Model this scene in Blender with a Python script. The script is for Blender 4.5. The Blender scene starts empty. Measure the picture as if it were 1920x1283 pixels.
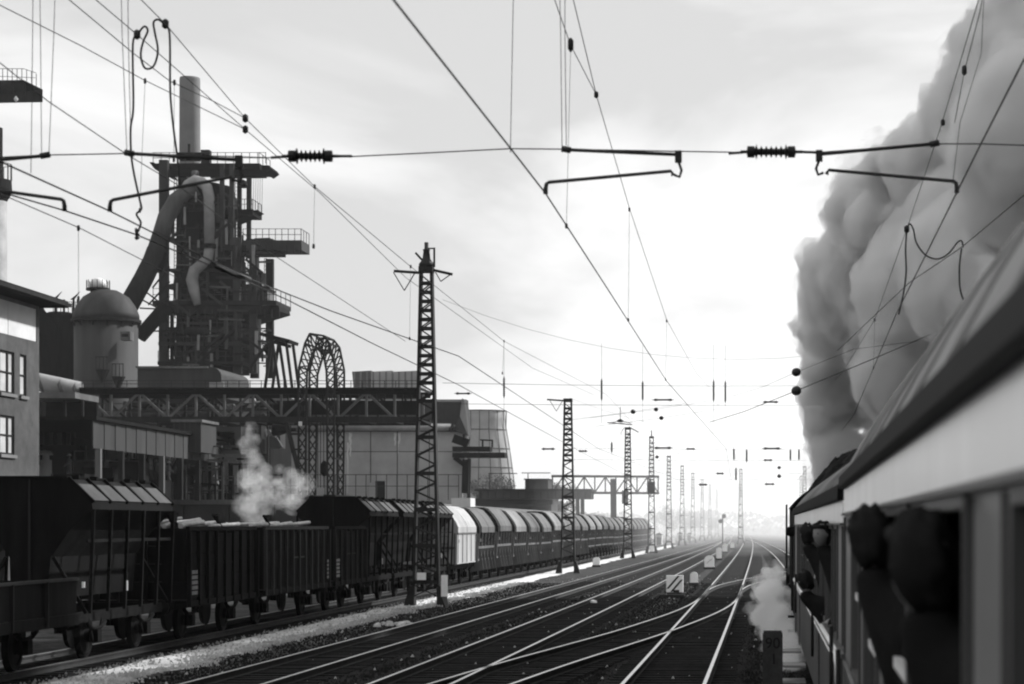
import bpy, bmesh, math, random
from mathutils import Vector, Matrix, noise
R = random.Random(7)
SC = bpy.context.scene
COL = SC.collection
PI = math.pi
V = Vector

# ------------------------------------------------------------------ camera
F, VX, VY, EYE = 4000.0, 1425.0, 985.0, 3.08      # focal length and vanishing point in photograph pixels, eye height in metres
cam = bpy.data.cameras.new('camera')
cam.lens, cam.sensor_width = 75.0, 36.0
cam.shift_x = -(VX - 960) / 1920
cam.shift_y = (VY - 641.5) / 1920
cam.clip_start, cam.clip_end = 0.1, 9000
cam.dof.use_dof = True
cam.dof.focus_distance = 75
cam.dof.aperture_fstop = 4.0
camo = bpy.data.objects.new('camera', cam)
camo.location = (0, 0, EYE)
camo.rotation_euler = (PI / 2, 0, 0)
COL.objects.link(camo)
SC.camera = camo

# ------------------------------------------------------------------ sky, sun, exposure
SUN_EL, SUN_AZ = 36.0, 56.0
W = bpy.data.worlds.new('World')
SC.world = W
W.use_nodes = True
nt = W.node_tree
nt.nodes.clear()
def wn(t, **k):
    n = nt.nodes.new(t)
    for a, b in k.items(): setattr(n, a, b)
    return n
out = wn('ShaderNodeOutputWorld'); bg = wn('ShaderNodeBackground')
sky = wn('ShaderNodeTexSky', sky_type='NISHITA', sun_disc=False)
sky.sun_elevation = math.radians(SUN_EL); sky.sun_rotation = math.radians(SUN_AZ)
sky.dust_density = 3.0
bw = wn('ShaderNodeRGBToBW')
tc = wn('ShaderNodeTexCoord'); mp = wn('ShaderNodeMapping')
mp.inputs['Scale'].default_value = (1.0, 1.0, 2.6)
mp.inputs['Location'].default_value = (5.5, 2.7, 1.05)
n1 = wn('ShaderNodeTexNoise'); n1.inputs['Scale'].default_value = 4.2; n1.inputs['Detail'].default_value = 7; n1.inputs['Roughness'].default_value = .52
n1.inputs['Distortion'].default_value = .5
rp = wn('ShaderNodeValToRGB')
rp.color_ramp.elements[0].position = .38; rp.color_ramp.elements[0].color = (.62, .62, .62, 1)
rp.color_ramp.elements[1].position = .64; rp.color_ramp.elements[1].color = (1.0, 1.0, 1.0, 1)
m1 = wn('ShaderNodeMath', operation='MULTIPLY'); m1.inputs[1].default_value = .06
m2 = wn('ShaderNodeMath', operation='MULTIPLY'); m2.inputs[1].default_value = 7.6
ad = wn('ShaderNodeMath', operation='ADD')
L = nt.links.new
L(tc.outputs['Generated'], mp.inputs['Vector']); L(mp.outputs[0], n1.inputs['Vector']); L(n1.outputs[0], rp.inputs[0])
L(sky.outputs[0], bw.inputs[0]); L(bw.outputs[0], m1.inputs[0]); L(rp.outputs[0], m2.inputs[0])
L(m1.outputs[0], ad.inputs[0]); L(m2.outputs[0], ad.inputs[1]); L(ad.outputs[0], bg.inputs['Color'])
bg.inputs['Strength'].default_value = .1
L(bg.outputs[0], out.inputs['Surface'])

sun = bpy.data.lights.new('sun', 'SUN')
sun.energy = 5.0; sun.angle = math.radians(3); sun.color = (1, 1, 1)
suno = bpy.data.objects.new('sun', sun)
sd = V((math.sin(math.radians(SUN_AZ)) * math.cos(math.radians(SUN_EL)), math.cos(math.radians(SUN_AZ)) * math.cos(math.radians(SUN_EL)), math.sin(math.radians(SUN_EL))))
suno.rotation_euler = sd.to_track_quat('Z', 'Y').to_euler()
suno.location = (60, -20, 60)
COL.objects.link(suno)
SC.view_settings.view_transform = 'Standard'
SC.view_settings.look = 'None'
SC.view_settings.exposure = 0.55
SC.view_settings.gamma = 1.0
SC.view_settings.use_curve_mapping = False
SC.render.engine = 'CYCLES'
SC.cycles.use_denoising = True
SC.cycles.filter_width = 2.1
SC.cycles.max_bounces = 14; SC.cycles.diffuse_bounces = 2; SC.cycles.glossy_bounces = 3
SC.cycles.transmission_bounces = 4; SC.cycles.volume_bounces = 12; SC.cycles.transparent_max_bounces = 12
SC.cycles.volume_step_rate = 1.0
SC.cycles.volume_max_steps = 256

# ------------------------------------------------------------------ helpers
def P(px, py, Y):                      # photograph pixel at distance Y -> world point
    return V(((px - VX) * Y / F, Y, EYE - (py - VY) * Y / F))
def lerp(a, b, t): return a + (b - a) * t

MATS = {}
def mat(name, base, rough=.8, metal=0.0, var=.25, scale=3.0, bump=0.0, bscale=30.0, streak=False, spec=.15, detail=5):
    if name in MATS: return MATS[name]
    m = bpy.data.materials.new(name); m.use_nodes = True
    t = m.node_tree; b = t.nodes['Principled BSDF']
    b.inputs['Roughness'].default_value = rough; b.inputs['Metallic'].default_value = metal
    b.inputs['Specular IOR Level'].default_value = spec
    g = t.nodes.new('ShaderNodeNewGeometry')
    mpn = t.nodes.new('ShaderNodeMapping')
    mpn.inputs['Scale'].default_value = (1, 1, .16) if streak else (1, 1, 1)
    n = t.nodes.new('ShaderNodeTexNoise'); n.inputs['Scale'].default_value = scale; n.inputs['Detail'].default_value = detail
    n.inputs['Roughness'].default_value = .65
    r = t.nodes.new('ShaderNodeMapRange')
    r.inputs['From Min'].default_value = .3; r.inputs['From Max'].default_value = .7
    r.inputs['To Min'].default_value = base * (1 - var); r.inputs['To Max'].default_value = base * (1 + var)
    t.links.new(g.outputs['Position'], mpn.inputs['Vector']); t.links.new(mpn.outputs[0], n.inputs['Vector'])
    t.links.new(n.outputs[0], r.inputs['Value'])
    nm_ = t.nodes.new('ShaderNodeTexNoise'); nm_.inputs['Scale'].default_value = max(.12, scale * .17); nm_.inputs['Detail'].default_value = 4
    rm_ = t.nodes.new('ShaderNodeMapRange'); rm_.inputs['From Min'].default_value = .32; rm_.inputs['From Max'].default_value = .68
    rm_.inputs['To Min'].default_value = 1 - var * .75; rm_.inputs['To Max'].default_value = 1 + var * .75
    mu = t.nodes.new('ShaderNodeMath'); mu.operation = 'MULTIPLY'
    t.links.new(mpn.outputs[0], nm_.inputs['Vector']); t.links.new(nm_.outputs[0], rm_.inputs['Value'])
    t.links.new(r.outputs[0], mu.inputs[0]); t.links.new(rm_.outputs[0], mu.inputs[1]); t.links.new(mu.outputs[0], b.inputs['Base Color'])
    if bump:
        n2 = t.nodes.new('ShaderNodeTexNoise'); n2.inputs['Scale'].default_value = bscale; n2.inputs['Detail'].default_value = 3
        bp = t.nodes.new('ShaderNodeBump'); bp.inputs['Strength'].default_value = bump; bp.inputs['Distance'].default_value = .05
        t.links.new(g.outputs['Position'], n2.inputs['Vector']); t.links.new(n2.outputs[0], bp.inputs['Height']); t.links.new(bp.outputs[0], b.inputs['Normal'])
    MATS[name] = m
    return m

def vol(name, dens, albedo, aniso=0.0, nscale=None, lo=.42, hi=.62, nmin=0.0):
    m = bpy.data.materials.new(name); m.use_nodes = True
    t = m.node_tree
    t.nodes.remove(t.nodes['Principled BSDF'])
    o = t.nodes['Material Output']
    p = t.nodes.new('ShaderNodeVolumePrincipled')
    p.inputs['Color'].default_value = (albedo, albedo, albedo, 1)
    p.inputs['Density'].default_value = dens; p.inputs['Anisotropy'].default_value = aniso
    p.inputs['Density Attribute'].default_value = ''
    if nscale:
        g = t.nodes.new('ShaderNodeNewGeometry')
        n = t.nodes.new('ShaderNodeTexNoise'); n.inputs['Scale'].default_value = nscale; n.inputs['Detail'].default_value = 7; n.inputs['Roughness'].default_value = .58
        r = t.nodes.new('ShaderNodeMapRange'); r.inputs['From Min'].default_value = lo; r.inputs['From Max'].default_value = hi
        r.inputs['To Min'].default_value = dens * nmin; r.inputs['To Max'].default_value = dens
        t.links.new(g.outputs['Position'], n.inputs['Vector']); t.links.new(n.outputs[0], r.inputs['Value'])
        t.links.new(r.outputs[0], p.inputs['Density'])
    t.links.new(p.outputs[0], o.inputs['Volume'])
    return m

ORG = {}
class MB:
    def __init__(s): s.v = []; s.f = []; s.sm = []
    def add(s, vs, fs, smooth=False):
        o = len(s.v); s.v += [V(p) for p in vs]
        for f in fs: s.f.append([i + o for i in f]); s.sm.append(smooth)
        return s
    def box(s, a, b):
        x0, y0, z0 = a; x1, y1, z1 = b
        return s.add([(x0,y0,z0),(x1,y0,z0),(x1,y1,z0),(x0,y1,z0),(x0,y0,z1),(x1,y0,z1),(x1,y1,z1),(x0,y1,z1)],
                     [(3,2,1,0),(4,5,6,7),(0,1,5,4),(1,2,6,5),(2,3,7,6),(3,0,4,7)])
    def bar(s, p0, p1, w, h=None, up=None):
        p0, p1 = V(p0), V(p1); h = h or w
        d = (p1 - p0).normalized()
        u = V(up) if up else (V((0,0,1)) if abs(d.z) < .95 else V((0,1,0)))
        x = d.cross(u).normalized(); z = x.cross(d)
        q = [p + x * (a * w / 2) + z * (b * h / 2) for p in (p0, p1) for a, b in ((-1,-1),(1,-1),(1,1),(-1,1))]
        return s.add(q, [(0,1,2,3),(7,6,5,4),(0,4,5,1),(1,5,6,2),(2,6,7,3),(3,7,4,0)])
    def tube(s, pts, r, n=8, cap=True):
        pts = [V(p) for p in pts]; rr = r if isinstance(r, (list, tuple)) else [r] * len(pts)
        ring = []; px = None
        for i, p in enumerate(pts):
            d = (pts[min(i + 1, len(pts) - 1)] - pts[max(i - 1, 0)]).normalized()
            if px is None:
                u = V((0,0,1)) if abs(d.z) < .9 else V((1,0,0))
                px = d.cross(u).normalized()
            else:
                px = (px - d * px.dot(d)).normalized()
            y = d.cross(px)
            ring.append([p + (px * math.cos(a) + y * math.sin(a)) * rr[i] for a in [2 * PI * k / n for k in range(n)]])
        vs = [q for g in ring for q in g]; fs = []
        for i in range(len(pts) - 1):
            for k in range(n):
                a = i * n + k; b = i * n + (k + 1) % n
                fs.append((a, b, b + n, a + n))
        s.add(vs, fs, True)
        if cap:
            o = len(s.v) - len(vs)
            s.f.append([o + k for k in range(n)][::-1]); s.sm.append(False)
            s.f.append([o + (len(pts) - 1) * n + k for k in range(n)]); s.sm.append(False)
        return s
    def lathe(s, c, prof, n=24, smooth=True):          # prof: (radius, z) from bottom to top
        c = V(c)
        return s.rev(c, V((1,0,0)), V((0,1,0)), V((0,0,1)), prof, n, smooth)
    def rev(s, c, ax, ay, az, prof, n=16, smooth=True):
        vs = [c + (ax * math.cos(2*PI*k/n) + ay * math.sin(2*PI*k/n)) * r + az * z for r, z in prof for k in range(n)]
        fs = [(i*n+k, i*n+(k+1)%n, (i+1)*n+(k+1)%n, (i+1)*n+k) for i in range(len(prof)-1) for k in range(n)]
        s.add(vs, fs, smooth)
        o = len(s.v) - len(vs)
        if prof[0][0] > 1e-3: s.f.append([o+k for k in range(n)][::-1]); s.sm.append(False)
        if prof[-1][0] > 1e-3: s.f.append([o+(len(prof)-1)*n+k for k in range(n)]); s.sm.append(False)
        return s
    def prism(s, poly, y0, y1):                         # poly in (x, z), extruded along y
        n = len(poly)
        vs = [(x, y0, z) for x, z in poly] + [(x, y1, z) for x, z in poly]
        fs = [tuple(range(n))[::-1], tuple(range(n, 2*n))] + [(i, (i+1)%n, n+(i+1)%n, n+i) for i in range(n)]
        return s.add(vs, [f[::-1] for f in fs])
    def prism_x(s, poly, x0, x1):                       # poly in (y, z), extruded along x
        n = len(poly)
        vs = [(x0, y, z) for y, z in poly] + [(x1, y, z) for y, z in poly]
        fs = [tuple(range(n))[::-1], tuple(range(n, 2*n))] + [(i, (i+1)%n, n+(i+1)%n, n+i) for i in range(n)]
        return s.add(vs, fs)
    def build(s, name, m, parent=None, tint=None):
        me = bpy.data.meshes.new(name)
        o = V((0,0,0)) if parent is None else ORG[parent.name]
        me.from_pydata([tuple(p - o) for p in s.v], [], s.f)
        me.polygons.foreach_set('use_smooth', s.sm)
        me.materials.append(m); me.update()
        bm = bmesh.new(); bm.from_mesh(me); bmesh.ops.recalc_face_normals(bm, faces=bm.faces); bm.to_mesh(me); bm.free()
        ob = bpy.data.objects.new(name, me); COL.objects.link(ob)
        if parent is not None: ob.parent = parent
        ORG[ob.name] = o.copy()
        return ob

UNIT = {}
def unit(m):
    if m.name not in UNIT:
        me = bpy.data.meshes.new('bar')
        b = MB().box((-.5,-.5,-.5),(.5,.5,.5))
        me.from_pydata([tuple(p) for p in b.v], [], b.f); me.materials.append(m); me.update()
        UNIT[m.name] = me
    return UNIT[m.name]
def bar(name, p0, p1, w, h, m, parent, up=None):        # one straight member as a part of its own; members share mesh data
    p0, p1 = V(p0), V(p1)
    d = p1 - p0; ln = d.length; d.normalize()
    u = V(up) if up else (V((0,0,1)) if abs(d.z) < .95 else V((0,1,0)))
    x = d.cross(u).normalized(); z = x.cross(d)
    o = bpy.data.objects.new(name, unit(m)); COL.objects.link(o)
    o.parent = parent
    c = (p0 + p1) / 2 - ORG[parent.name]
    M = Matrix((x * w, d * ln, z * h)).transposed().to_4x4(); M.translation = c
    o.matrix_local = M
    ORG[o.name] = ORG[parent.name].copy()
    return o
def blk(name, a, b, m, parent):                          # an axis-aligned box part on shared mesh data
    a, b = V(a), V(b)
    o = bpy.data.objects.new(name, unit(m)); COL.objects.link(o); o.parent = parent
    M = Matrix.Diagonal((abs(b.x-a.x), abs(b.y-a.y), abs(b.z-a.z), 1)); M.translation = (a + b) / 2 - ORG[parent.name]
    o.matrix_local = M; ORG[o.name] = ORG[parent.name].copy()
    return o
def thing(name, label, cat, loc, group=None, rotz=0, local=False):
    o = bpy.data.objects.new(name, None); COL.objects.link(o)
    o.empty_display_size = .3
    o.location = loc; o.rotation_euler = (0, 0, rotz)
    o['label'] = label; o['category'] = cat
    if group: o['group'] = group
    ORG[o.name] = V((0,0,0)) if local else V(loc)
    return o
def tag(o, label=None, cat=None, group=None, kind=None):
    for k, v in (('label', label), ('category', cat), ('group', group), ('kind', kind)):
        if v: o[k] = v
    return o
def dup(root, loc, label, group=None, skip=()):
    r = root.copy(); COL.objects.link(r); r.location = loc; r['label'] = label
    if group: r['group'] = group
    ORG[r.name] = V(loc)
    def rec(src, dst):
        for ch in src.children:
            if ch.name.split('.')[0] in skip: continue
            c = ch.copy(); COL.objects.link(c); c.parent = dst
            rec(ch, c)
    rec(root, r)
    return r
def struct(name, mb, m): return tag(mb.build(name, m), kind='structure')
ORD = ['first','second','third','fourth','fifth','sixth','seventh','eighth','ninth','tenth','eleventh','twelfth','thirteenth','fourteenth',
       'fifteenth','sixteenth','seventeenth','eighteenth','nineteenth','twentieth','twenty-first','twenty-second','twenty-third','twenty-fourth']

# ------------------------------------------------------------------ materials (a black-and-white world: greys only)
M_ground = mat('ballast_dark', 0.045, .95, var=.65, scale=5.0, bump=.9, bscale=9, detail=9, spec=.04)
M_bed = mat('oily_ballast', 0.015, .95, var=.5, scale=6.0, bump=.8, bscale=10, detail=8, spec=.04)
M_gravel = mat('pale_gravel', 0.55, .95, var=.35, scale=6, bump=.8, bscale=18, detail=8)
M_peb = mat('pebble', 0.5, .95, var=.35, scale=9)
M_rail = mat('rail_steel', .55, .30, metal=1.0, var=.12, scale=6)
M_railweb = mat('rail_web', .03, .9)
M_sleeper = mat('tarred_timber', 0.015, .9, var=.4, scale=7, spec=.04)
M_black = mat('coal_black', 0.006, .85, var=.4, spec=.04)
M_black2 = mat('sooty_iron', 0.006, .75, var=.5, scale=4, streak=True, spec=.04)
M_dark = mat('dark_iron', 0.017, .7, var=.35, scale=3, streak=True, spec=.04)
M_lattice = mat('mast_iron', 0.022, .7, var=.25)
M_ironmid = mat('weathered_steel', 0.028, .7, var=.35, scale=1.2, streak=True)
M_ironlt = mat('grey_steel', 0.085, .65, var=.3, scale=1.5, streak=True)
M_pipe = mat('pale_pipe', 0.2, .6, var=.25, scale=.8)
M_wire = mat('wire_copper_black', 0.03, .6, spec=.2)
M_porc = mat('brown_porcelain', .02, .35)
M_white = mat('white_enamel', 0.92, .5, var=.05)
M_whitew = mat('whitewashed_steel', 0.5, .7, var=.15, scale=2.5, streak=True)
M_hopg = mat('grey_hopper_sheet', 0.078, .6, var=.3, scale=1.3, streak=True)
M_hopd = mat('dusty_lid_sheet', 0.036, .6, var=.4, scale=3)
M_brick = mat('brown_brick', 0.062, .9, var=.3, scale=1.4, bump=.3, bscale=12)
M_plaster = mat('pale_plaster', .5, .85, var=.12, scale=.8)
M_glass = mat('pale_window_glass', 0.36, .25, var=.2, scale=1.5)
M_wall = mat('grey_shed_cladding', 0.3, .8, var=.18, scale=.35)
M_walld = mat('dark_shed_cladding', 0.03, .8, var=.2, scale=.5, streak=True)
M_conc = mat('pale_concrete', 0.14, .9, var=.15, scale=.3)
M_cream = mat('cream_carriage_paint', .86, .24, var=.06, scale=1.6, streak=True)
M_green = mat('dark_carriage_paint', 0.075, .35, var=.25, scale=2, streak=True)
M_greenl = mat('carriage_pillar_paint', 0.21, .30, var=.15, scale=2)
M_roof = mat('carriage_roof', .24, .75, var=.22, scale=1.5)
M_gutter = mat('black_gutter', 0.006, .6, spec=.04)
M_trim = mat('bright_trim', .78, .35, var=.05, spec=.5)
M_inside = mat('dark_compartment', .012, .9, spec=.04)
M_pane = mat('sooty_pane', .02, .08, spec=.5)
M_coal = mat('coal_lumps', .012, .8, bump=1.0, bscale=8, spec=.04)
M_hair = mat('dark_hair', 0.014, .7, spec=.04)
M_skin = mat('skin', 0.2, .6, var=.1, scale=8)
M_coat = mat('dark_coat', 0.012, .9, var=.3, scale=6, spec=.04)
M_work = mat('work_jacket', .28, .9, var=.25, scale=5)
M_helm = mat('white_helmet', .85, .45, var=.03)
M_stone = mat('grey_kilometre_stone', 0.045, .9, var=.25, scale=10, bump=.3)
M_print = mat('black_print', .008, .8)
M_paint = mat('white_lettering', 0.26, .8, var=.2, scale=10)
M_leaf = mat('dark_foliage', .06, .9, var=.5, scale=2)
M_bark = mat('bark', .05, .9)
M_load = mat('bright_tube_steel', 0.42, .5, var=.3, scale=3)

# ------------------------------------------------------------------ ground
def grid(x0, x1, y0, y1, nx, ny, z, amp=0):
    b = MB()
    vs = [(lerp(x0,x1,i/nx), lerp(y0,y1,j/ny), z + (amp * noise.noise(V((lerp(x0,x1,i/nx)*.6, lerp(y0,y1,j/ny)*.6, 3))) if amp else 0)) for j in range(ny+1) for i in range(nx+1)]
    fs = [(j*(nx+1)+i, j*(nx+1)+i+1, (j+1)*(nx+1)+i+1, (j+1)*(nx+1)+i) for j in range(ny) for i in range(nx)]
    return b.add(vs, fs, True)
struct('ground', grid(-3200, 3200, -500, 4200, 32, 32, -.06), M_ground)
# track centre lines (metres): fitted from the photograph
def cA(y): return -10.45 + .0155*y - 2.0e-5*y*y
def cB(y): return -6.9 + .0133*y - 2.9e-5*y*y
def cC(y): return -1.93 + .0045*y - 1.3e-5*y*y
def cD(y): return 1.82 + .0105*y - 4.4e-5*y*y
def cW(y): return -15.55
def spline(pts):
    def f(y):
        if y <= pts[0][0]: return pts[0][1]
        for i in range(len(pts)-1):
            if y <= pts[i+1][0]:
                p0, p1, p2, p3 = (pts[max(i-1,0)], pts[i], pts[i+1], pts[min(i+2,len(pts)-1)])
                t = (y-p1[0])/(p2[0]-p1[0]); h = p2[0]-p1[0]
                a = (p2[1]-p0[1])/(p2[0]-p0[0])*h if p2[0] != p0[0] else 0
                b = (p3[1]-p1[1])/(p3[0]-p1[0])*h if p3[0] != p1[0] else 0
                return (2*t**3-3*t*t+1)*p1[1] + (t**3-2*t*t+t)*a + (-2*t**3+3*t*t)*p2[1] + (t**3-t*t)*b
        return pts[-1][1]
    return f
cX = spline([(18,-6.7),(28,-6.25),(39,-5.33),(45.5,-4.70),(55,-3.62),(60,-3.10),(71,-2.2),(80,-1.76),(92,-1.6),(104,-1.60)])
cE = spline([(90,-1.63),(97,-1.55),(105,-1.15),(114,-.2),(122,.85),(132,2.0),(145,3.6),(162,5.4)])
RT = .17                                                   # rail top
def ballast(name, c, w0, w1, y0, y1, z0, z1, step=4, seed=0):
    b = MB(); vs = []; fs = []; n = int((y1-y0)/step)
    for i in range(n+1):
        y = y0 + (y1-y0)*i/n
        for k, (dx, z) in enumerate(((-w1, z0), (-w0, z1), (w0, z1), (w1, z0))):
            vs.append((c(y) + dx + .12*noise.noise(V((y*.5, k*9+seed, 1))), y, z + .015*noise.noise(V((y*.9, k*5+seed, 2)))))
    for i in range(n):
        for k in range(3): fs.append((i*4+k, i*4+k+1, (i+1)*4+k+1, (i+1)*4+k))
    return b.add(vs, fs, True)
for nm, c, y1 in (('W', cW, 330), ('A', cA, 900), ('B', cB, 900), ('C', cC, 900), ('D', cD, 900)):
    struct('ballast_bed', ballast(nm, c, 1.35, 1.75, -20, y1, -.055, -.005, seed=ord(nm)), M_bed)

SLEEPER = MB().box((-1.25,-.12,-.12),(1.25,.12,.025))
_sm = bpy.data.meshes.new('sleeper'); _sm.from_pydata([tuple(p) for p in SLEEPER.v], [], SLEEPER.f); _sm.materials.append(M_sleeper); _sm.update()
def railmesh(c, off, y0, y1, step):
    prof = [(-.036,RT),(.036,RT),(.036,RT-.04),(.009,RT-.05),(.009,.045),(.065,.03),(-.065,.03),(-.009,.045),(-.009,RT-.05),(-.036,RT-.04)]
    b = MB(); n = max(2, int((y1-y0)/step)); vs = []; fs = []
    for i in range(n+1):
        y = y0 + (y1-y0)*i/n
        s = (c(y+.5)-c(y-.5)); s2 = 1/math.sqrt(1+s*s)
        for px, pz in prof: vs.append((c(y)+(off+px)*s2, y-(off+px)*s*s2, pz))
    m = len(prof)
    for i in range(n):
        for k in range(m): fs.append((i*m+k, i*m+(k+1)%m, (i+1)*m+(k+1)%m, (i+1)*m+k))
    return b.add(vs, fs)
def track(label, c, y0, y1, sl0, sl1, group=None, step=6, cat='railway track'):
    t = thing('railway_track', label, cat, (c(40 if y0 < 40 else y0), max(y0, 40), 0), group)
    for off in (-.7535, .7535):
        ro = railmesh(c, off, y0, y1, step).build('rail', M_rail, t)
        ro.data.materials.append(M_railweb)
        for p in ro.data.polygons:
            if p.index % 10 not in (0,): p.material_index = 1
    y = sl0
    while y < sl1:
        o = bpy.data.objects.new('sleeper', _sm); COL.objects.link(o); o.parent = t
        o.location = V((c(y)+R.uniform(-.04,.04), y+R.uniform(-.03,.03), R.uniform(-.012,.006))) - ORG[t.name]
        o.rotation_euler = (0, 0, -math.atan(c(y+.5)-c(y-.5)) + R.uniform(-.012,.012))
        y += .64
    return t
track('leftmost clear running track with dull rails beside the pale gravel strip', cA, -10, 900, 38, 116)
track('second clear running track from the wagons, joined by the crossover', cB, -10, 900, 38, 104)
track('bright track just left of the train, crossed by the turnout rails', cC, -10, 900, 38, 112)
track('track the passenger train runs on, mostly hidden under it', cD, -20, 900, 42, 60)
track('siding track under the parked goods wagons', cW, 20, 330, 36, 70)
track('crossover track curving from the second track into the bright one', cX, 18, 104, 38, 76, step=2)
track('short turnout track curving right from the bright track under the steam', cE, 92, 160, 108, 126, step=2)

# pale gravel strip along the wagons, ragged edges
def strip(pts, seed):
    b = MB(); vs = []; fs = []
    for i, (y, xl, xr) in enumerate(pts):
        vs += [(xl, y, -.05), (lerp(xl,xr,.3), y, .0), (lerp(xl,xr,.7), y, .0), (xr, y, -.05)]
    for i in range(len(pts)-1):
        for k in range(3): fs.append((i*4+k, i*4+k+1, (i+1)*4+k+1, (i+1)*4+k))
    return b.add(vs, fs, True)
pts = []; y = 30.0
while y < 330:
    n1_, n2_ = noise.noise(V((y*.35, 1, 5))), noise.noise(V((y*.3, 7, 5)))
    wob = noise.noise(V((y*1.7, 4, 5)))
    xr = -12.75 + .55*n1_ + .3*wob - (.35 if 70 < y < 80 else 0)
    pts.append((y, -14.35 + .3*n2_, xr)); y += .5 if y < 120 else 2.5
struct('gravel_path', strip(pts, 1), M_gravel)
PEB = MB()
for i in range(5200):
    y = 40 + 75*R.random()**1.3
    side = R.random()
    if side < .62: x = -12.75 + .55*noise.noise(V((y*.35,1,5))) + R.gauss(0,.22)
    else: x = R.uniform(-14.4,-12.8)
    s = R.uniform(.02,.055)
    PEB.add([(x-s,y,-.02),(x+s*R.uniform(.7,1.2),y-s*.3,-.02),(x,y+s,-.02),(x,y,s*R.uniform(.7,1.2))], [(0,1,3),(1,2,3),(2,0,3)])
tag(PEB.build('loose_pebbles', M_peb), 'loose pale pebbles scattered along the gravel edge', kind='stuff')
PEB2 = MB()
for i in range(42000):
    y = 39 + 75*R.random()**1.5
    x = R.uniform(-12.4, 1.0); s = R.uniform(.014,.036)
    PEB2.add([(x-s,y,-.03),(x+s*R.uniform(.7,1.2),y-s*.3,-.03),(x,y+s,-.03),(x,y,s*R.uniform(.5,1.0))], [(0,1,3),(1,2,3),(2,0,3)])
tag(PEB2.build('ballast_stones', mat('ballast_stone', 0.02, .95, var=.7, scale=9, spec=.04)), 'dark ballast stones lying between the tracks', kind='stuff')

PEB3 = MB()
for i in range(420):
    y = 40 + 90*R.random(); x = R.uniform(-12.3, 1.2); s = R.uniform(.02,.06)
    PEB3.add([(x-s,y,-.02),(x+s*R.uniform(.7,1.2),y-s*.3,-.02),(x,y+s,-.02),(x,y,s*R.uniform(.6,1.1))], [(0,1,3),(1,2,3),(2,0,3)])
tag(PEB3.build('stray_stones', M_peb), 'stray pale stones strewn over the dark ballast', kind='stuff')
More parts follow.
